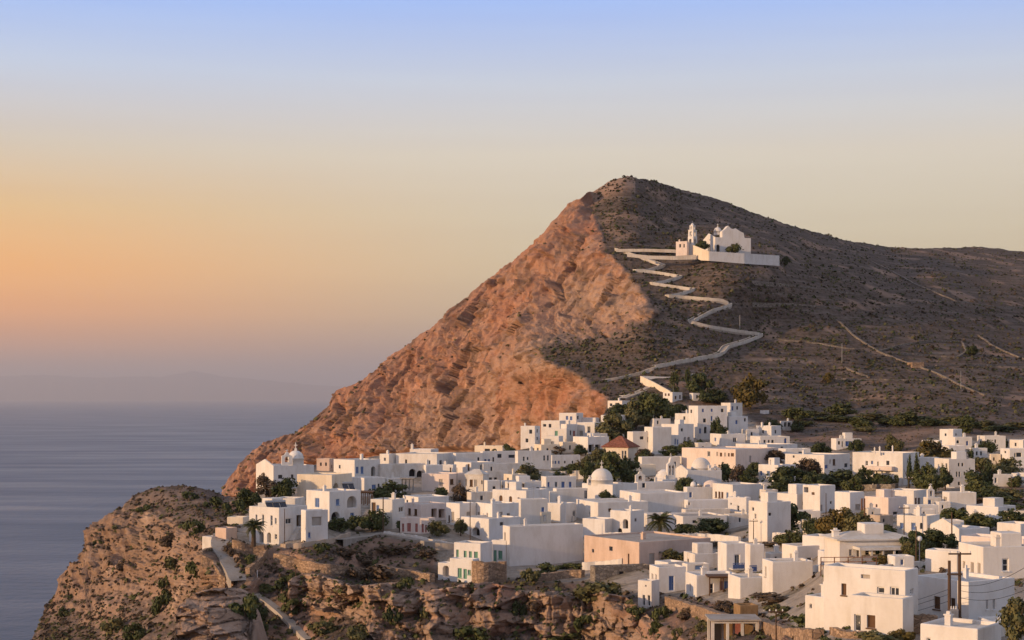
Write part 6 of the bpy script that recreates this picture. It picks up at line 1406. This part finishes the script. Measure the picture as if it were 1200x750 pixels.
for px, yb, wd, hp in [(955, 488, 30, 7), (972, 494, 36, 8), (998, 496, 34, 8), (1024, 493, 40, 9), (1040, 498, 30, 8), (1074, 497, 44, 9), (1094, 500, 30, 9), (1120, 497, 36, 9), (1150, 502, 40, 9), (1172, 506, 36, 8), (1192, 503, 30, 8), (1012, 506, 26, 7), (944, 500, 22, 7)]:
    T('low green shrub in the scrub band along the slope behind the village roofs', px, yb-hp, yb, wd, ['leaf', 'olive', 'pine'][px % 3], 'tree', None if yb > curve(REAR, px) else hill_at(px, yb).y, 'shrub', 'shrub', 'scrub band behind the village')
BG = 'shrubs on the cliffs and banks'
for lb, px, yb, wd, hp, m in [
 ('large rounded green shrub at the bend of the steep road', 238, 671, 28, 24, 'leaf'), ('wide green shrub left of the shrub at the road bend', 210, 667, 30, 20, 'olive'), ('brown shrub on the road bank below the palm wall', 270, 652, 20, 14, 'dry'), ('green shrub between the steep road and the palm wall', 290, 662, 18, 14, 'leaf'),
 ('dark shrub on the steep face below the wide green shrub', 190, 716, 26, 30, 'pine'), ('dark shrub above the layered rock ledges', 200, 694, 22, 22, 'leaf'), ('yellow-green shrub low on the headland', 130, 744, 34, 22, 'olive'), ('dark shrub on the bottom edge left of the ledges', 160, 750, 30, 20, 'leaf'),
 ('small dark shrub on the headland slope near the sea edge', 75, 722, 14, 10, 'pine'), ('tiny dark shrub on the headland brow', 122, 640, 12, 9, 'pine'), ('dark shrub on the upper headland', 170, 600, 16, 9, 'leaf'), ('dark shrub near the top of the headland', 222, 585, 22, 10, 'pine'), ('dark brush right of the headland top', 250, 596, 28, 14, 'pine'), ('dark brush below the vaulted church', 274, 602, 26, 18, 'pine'), ('green brush left of the little white hut', 232, 626, 26, 18, 'leaf'), ('brown brush on the headland beside the hut', 205, 640, 26, 14, 'dry'), ('low brush in the middle of the headland', 148, 668, 20, 10, 'dry'), ('small olive brush on the headland shoulder', 148, 622, 18, 9, 'olive'),
 ('dark shrub mass on the gully bank', 335, 692, 30, 18, 'pine'), ('bright green shrub in the gully', 313, 694, 18, 14, 'leaf'), ('dark shrub at the cave mouth below the scrub field', 345, 682, 20, 12, 'leaf'), ('big dark shrub on the gully floor', 300, 740, 46, 34, 'pine'), ('dark green shrub left of the gully path', 284, 724, 34, 28, 'leaf'), ('long dark shrub right of the gully path', 345, 716, 38, 22, 'leaf'), ('olive shrub low in the gully', 378, 744, 36, 18, 'olive'), ('green shrub on the gully bottom edge', 420, 750, 30, 18, 'olive'),
 ('wide domed shrub on the retaining wall of the scrub field', 442, 681, 58, 18, 'dry'), ('brown shrub left of the domed shrub', 410, 678, 24, 12, 'dry'), ('dark shrub in the cave of the tan cliff', 466, 727, 26, 24, 'pine'), ('small shrub on the tan cliff face', 416, 694, 16, 9, 'dry'), ('green shrub under the straight stone wall', 480, 690, 20, 14, 'leaf'),
 ('grey-green shrub on the rocks below the arched wing', 507, 722, 22, 30, 'olive'), ('green shrub at the bottom edge under the boulder', 560, 752, 44, 20, 'leaf'), ('dark shrub in the shadowed cleft of the rocks', 610, 722, 18, 24, 'pine'), ('grey leafless bush below the pale stone wall', 630, 720, 40, 24, 'dry'), ('green shrub row under the huge blank wall', 645, 671, 30, 12, 'leaf'), ('dark shrub under the right end of the huge blank wall', 668, 667, 34, 10, 'leaf'), ('rounded shrub below the corner of the huge blank wall', 622, 686, 26, 20, 'olive'),
 ('large brown-green domed shrub on the bluff left of the slim tower', 704, 701, 60, 28, 'olive'), ('dark shrub on top of the bluff beside the annex wall', 704, 675, 22, 8, 'pine'), ('round green shrub low on the pale rock bluff', 690, 735, 28, 22, 'leaf'), ('green shrub on the bottom edge right of the pale bluff', 660, 752, 50, 16, 'leaf'), ('green shrub below the slim tower', 748, 724, 24, 14, 'leaf'), ('bright hanging green shrub right of the slim tower', 776, 726, 20, 22, 'leaf'), ('brown shrub under the long terrace wall', 806, 726, 24, 14, 'dry'), ('green shrub in the rocks under the slim tower', 772, 748, 16, 22, 'leaf'), ('small dark shrub near the porch pavilion', 824, 740, 18, 12, 'olive'), ('olive bush low on the rocks left of the pavilion', 795, 748, 14, 14, 'olive'),
 ('brown brush in the yard behind the cane shack', 850, 714, 34, 12, 'dry'), ('dark brush beneath the wide blank pinkish wall', 905, 708, 60, 12, 'dry'), ('red-leaved bush left of the cane shack', 856, 720, 16, 9, 'dry'), ('clipped round bush right of the cane shack', 938, 736, 24, 16, 'leaf'), ('green bushes in the yard right of the cane shack', 912, 722, 34, 14, 'olive'), ('dark bush before the glazed-door yard', 965, 742, 20, 10, 'leaf'),
 ('low green hedge at the bottom edge before the near house', 1025, 756, 50, 16, 'olive'), ('brown flowering hedge at the bottom edge', 1058, 754, 34, 16, 'gold'), ('green hedge at the bottom edge left of the rosy wall', 972, 758, 28, 14, 'leaf'),
 ('brown thorny bush in the scrub field by the wall', 400, 654, 40, 12, 'dry'), ('low brown brush in the scrub field under the village road', 460, 648, 46, 10, 'dry'), ('green brush in the scrub field by the garden wall', 376, 646, 22, 10, 'leaf'), ('brown brush at the right end of the scrub field', 498, 652, 30, 9, 'dry'), ('dry brush in the middle of the scrub field', 430, 662, 36, 10, 'dry'),
 ('dark weeds under the long white garden wall', 838, 641, 40, 6, 'dry'), ('dark weeds at the foot of the creeper house', 912, 640, 36, 7, 'dry'), ('green verge by the field at the right edge', 1170, 588, 40, 7, 'leaf'), ('dark verge below the low lit house at the right', 1188, 596, 30, 8, 'pine'), ('brown verge left of the lit brown pole', 1150, 590, 34, 7, 'dry')]:
    bush(lb, px, yb, wd, hp, m, BG)

# ------------------------------------------------------------------ undergrowth: countless low tussocks, one mesh each
M['scrub'] = leaf_mat('leaf_dark_scrub', (.032, .028, .018), (.055, .045, .028))
def tussocks(name, R, n, seed, smin, smax, weight, mats, per=(5, 9), label=None):
    X, PX, PY, V, N, rk, mk = R
    rs = np.random.RandomState(seed); Wt = weight(PX, PY, rk, mk, N)
    # even by area seen, thinner far away
    Wt = np.clip(Wt, 0, None).ravel(); Wt /= Wt.sum()
    idx = rs.choice(len(Wt), n, p=Wt); V_ = V.reshape(-1, 3)[idx]; N_ = N.reshape(-1, 3)[idx]
    mb = MB(); r = random.Random(seed)
    for c, nn in zip(V_, N_):
        s = r.uniform(smin, smax)*(1.6 if r.random() < .12 else 1); mi = r.randrange(len(mats)); c = Vector(c)
        for k in range(r.randint(*per)):
            q = r.uniform(0, 6.28); e = r.uniform(.1, 1.3); d = Vector((math.cos(q)*math.cos(e), math.sin(q)*math.cos(e), math.sin(e)*.9))
            p = c+d*s*r.uniform(.25, .75); a = d.orthogonal().normalized(); b = d.cross(a); f_ = s*r.uniform(.3, .6)
            mb.face([p-a*f_-b*f_*.6, p+a*f_-b*f_*.7, p+a*f_*.8+b*f_*.7, p-a*f_*.9+b*f_*.6], mi)
    o = mb.build(name, [M[k] for k in mats]); o['kind'] = 'stuff'; tag(o, label)
tussocks('hill_undergrowth', HR, 12000, 1, .35, .95, lambda px, py, rk, cw, N: (1-cw)*(px < 1290)*(.15+np.clip(perlin(np.c_[px.ravel()/26, py.ravel()/9, px.ravel()*0]).reshape(px.shape)+.35, 0, 1)), ['dry', 'pine', 'scrub', 'olive'], label='low brown and green scrub covering the hillside')
tussocks('cliff_undergrowth', HR, 240, 2, .5, 1.3, lambda px, py, rk, cw, N: cw*np.clip(N[..., 2]-.2, 0, 1)**2, ['dry', 'olive'], label='sparse scrub on the ledges of the orange cliff')
tussocks('bank_undergrowth', GR, 5200, 3, .2, .55, lambda px, py, rk, vil, N: (1-vil)*(np.clip(N[..., 2]-.5, 0, 1))*(px < 1290)*(np.clip(perlin(np.c_[px.ravel()/18, py.ravel()/9, px.ravel()*0+3]).reshape(px.shape)+.35, 0, 1)+.1)*(py < 770), ['dry', 'olive', 'leaf', 'dry'], label='low dry scrub on the headland and the banks')
tussocks('ledge_undergrowth', CL, 900, 6, .15, .5, lambda px, py, rk, vil, N: np.clip(N[..., 2]-.45, 0, 1), ['dry', 'olive', 'leaf'], label='tufts of scrub on the ledges of the pale cliff')
tussocks('headland_undergrowth', GR, 2600, 7, .2, .6, lambda px, py, rk, vil, N: (px < 285)*(np.clip(perlin(np.c_[px.ravel()/14, py.ravel()/10, px.ravel()*0+5]).reshape(px.shape)+.3, 0, 1))*(py < 770), ['dry', 'dry', 'olive', 'dry'], label='low brown scrub covering the headland')
tussocks('village_weeds', GR, 1500, 4, .18, .5, lambda px, py, rk, vil, N: vil*(px > 700)*(px < 1290)*(np.clip(perlin(np.c_[px.ravel()/30, py.ravel()/12, px.ravel()*0+9]).reshape(px.shape), 0, 1))*(py > 490)*(py < 740), ['dry', 'leaf', 'olive'], label='weeds growing between the houses')
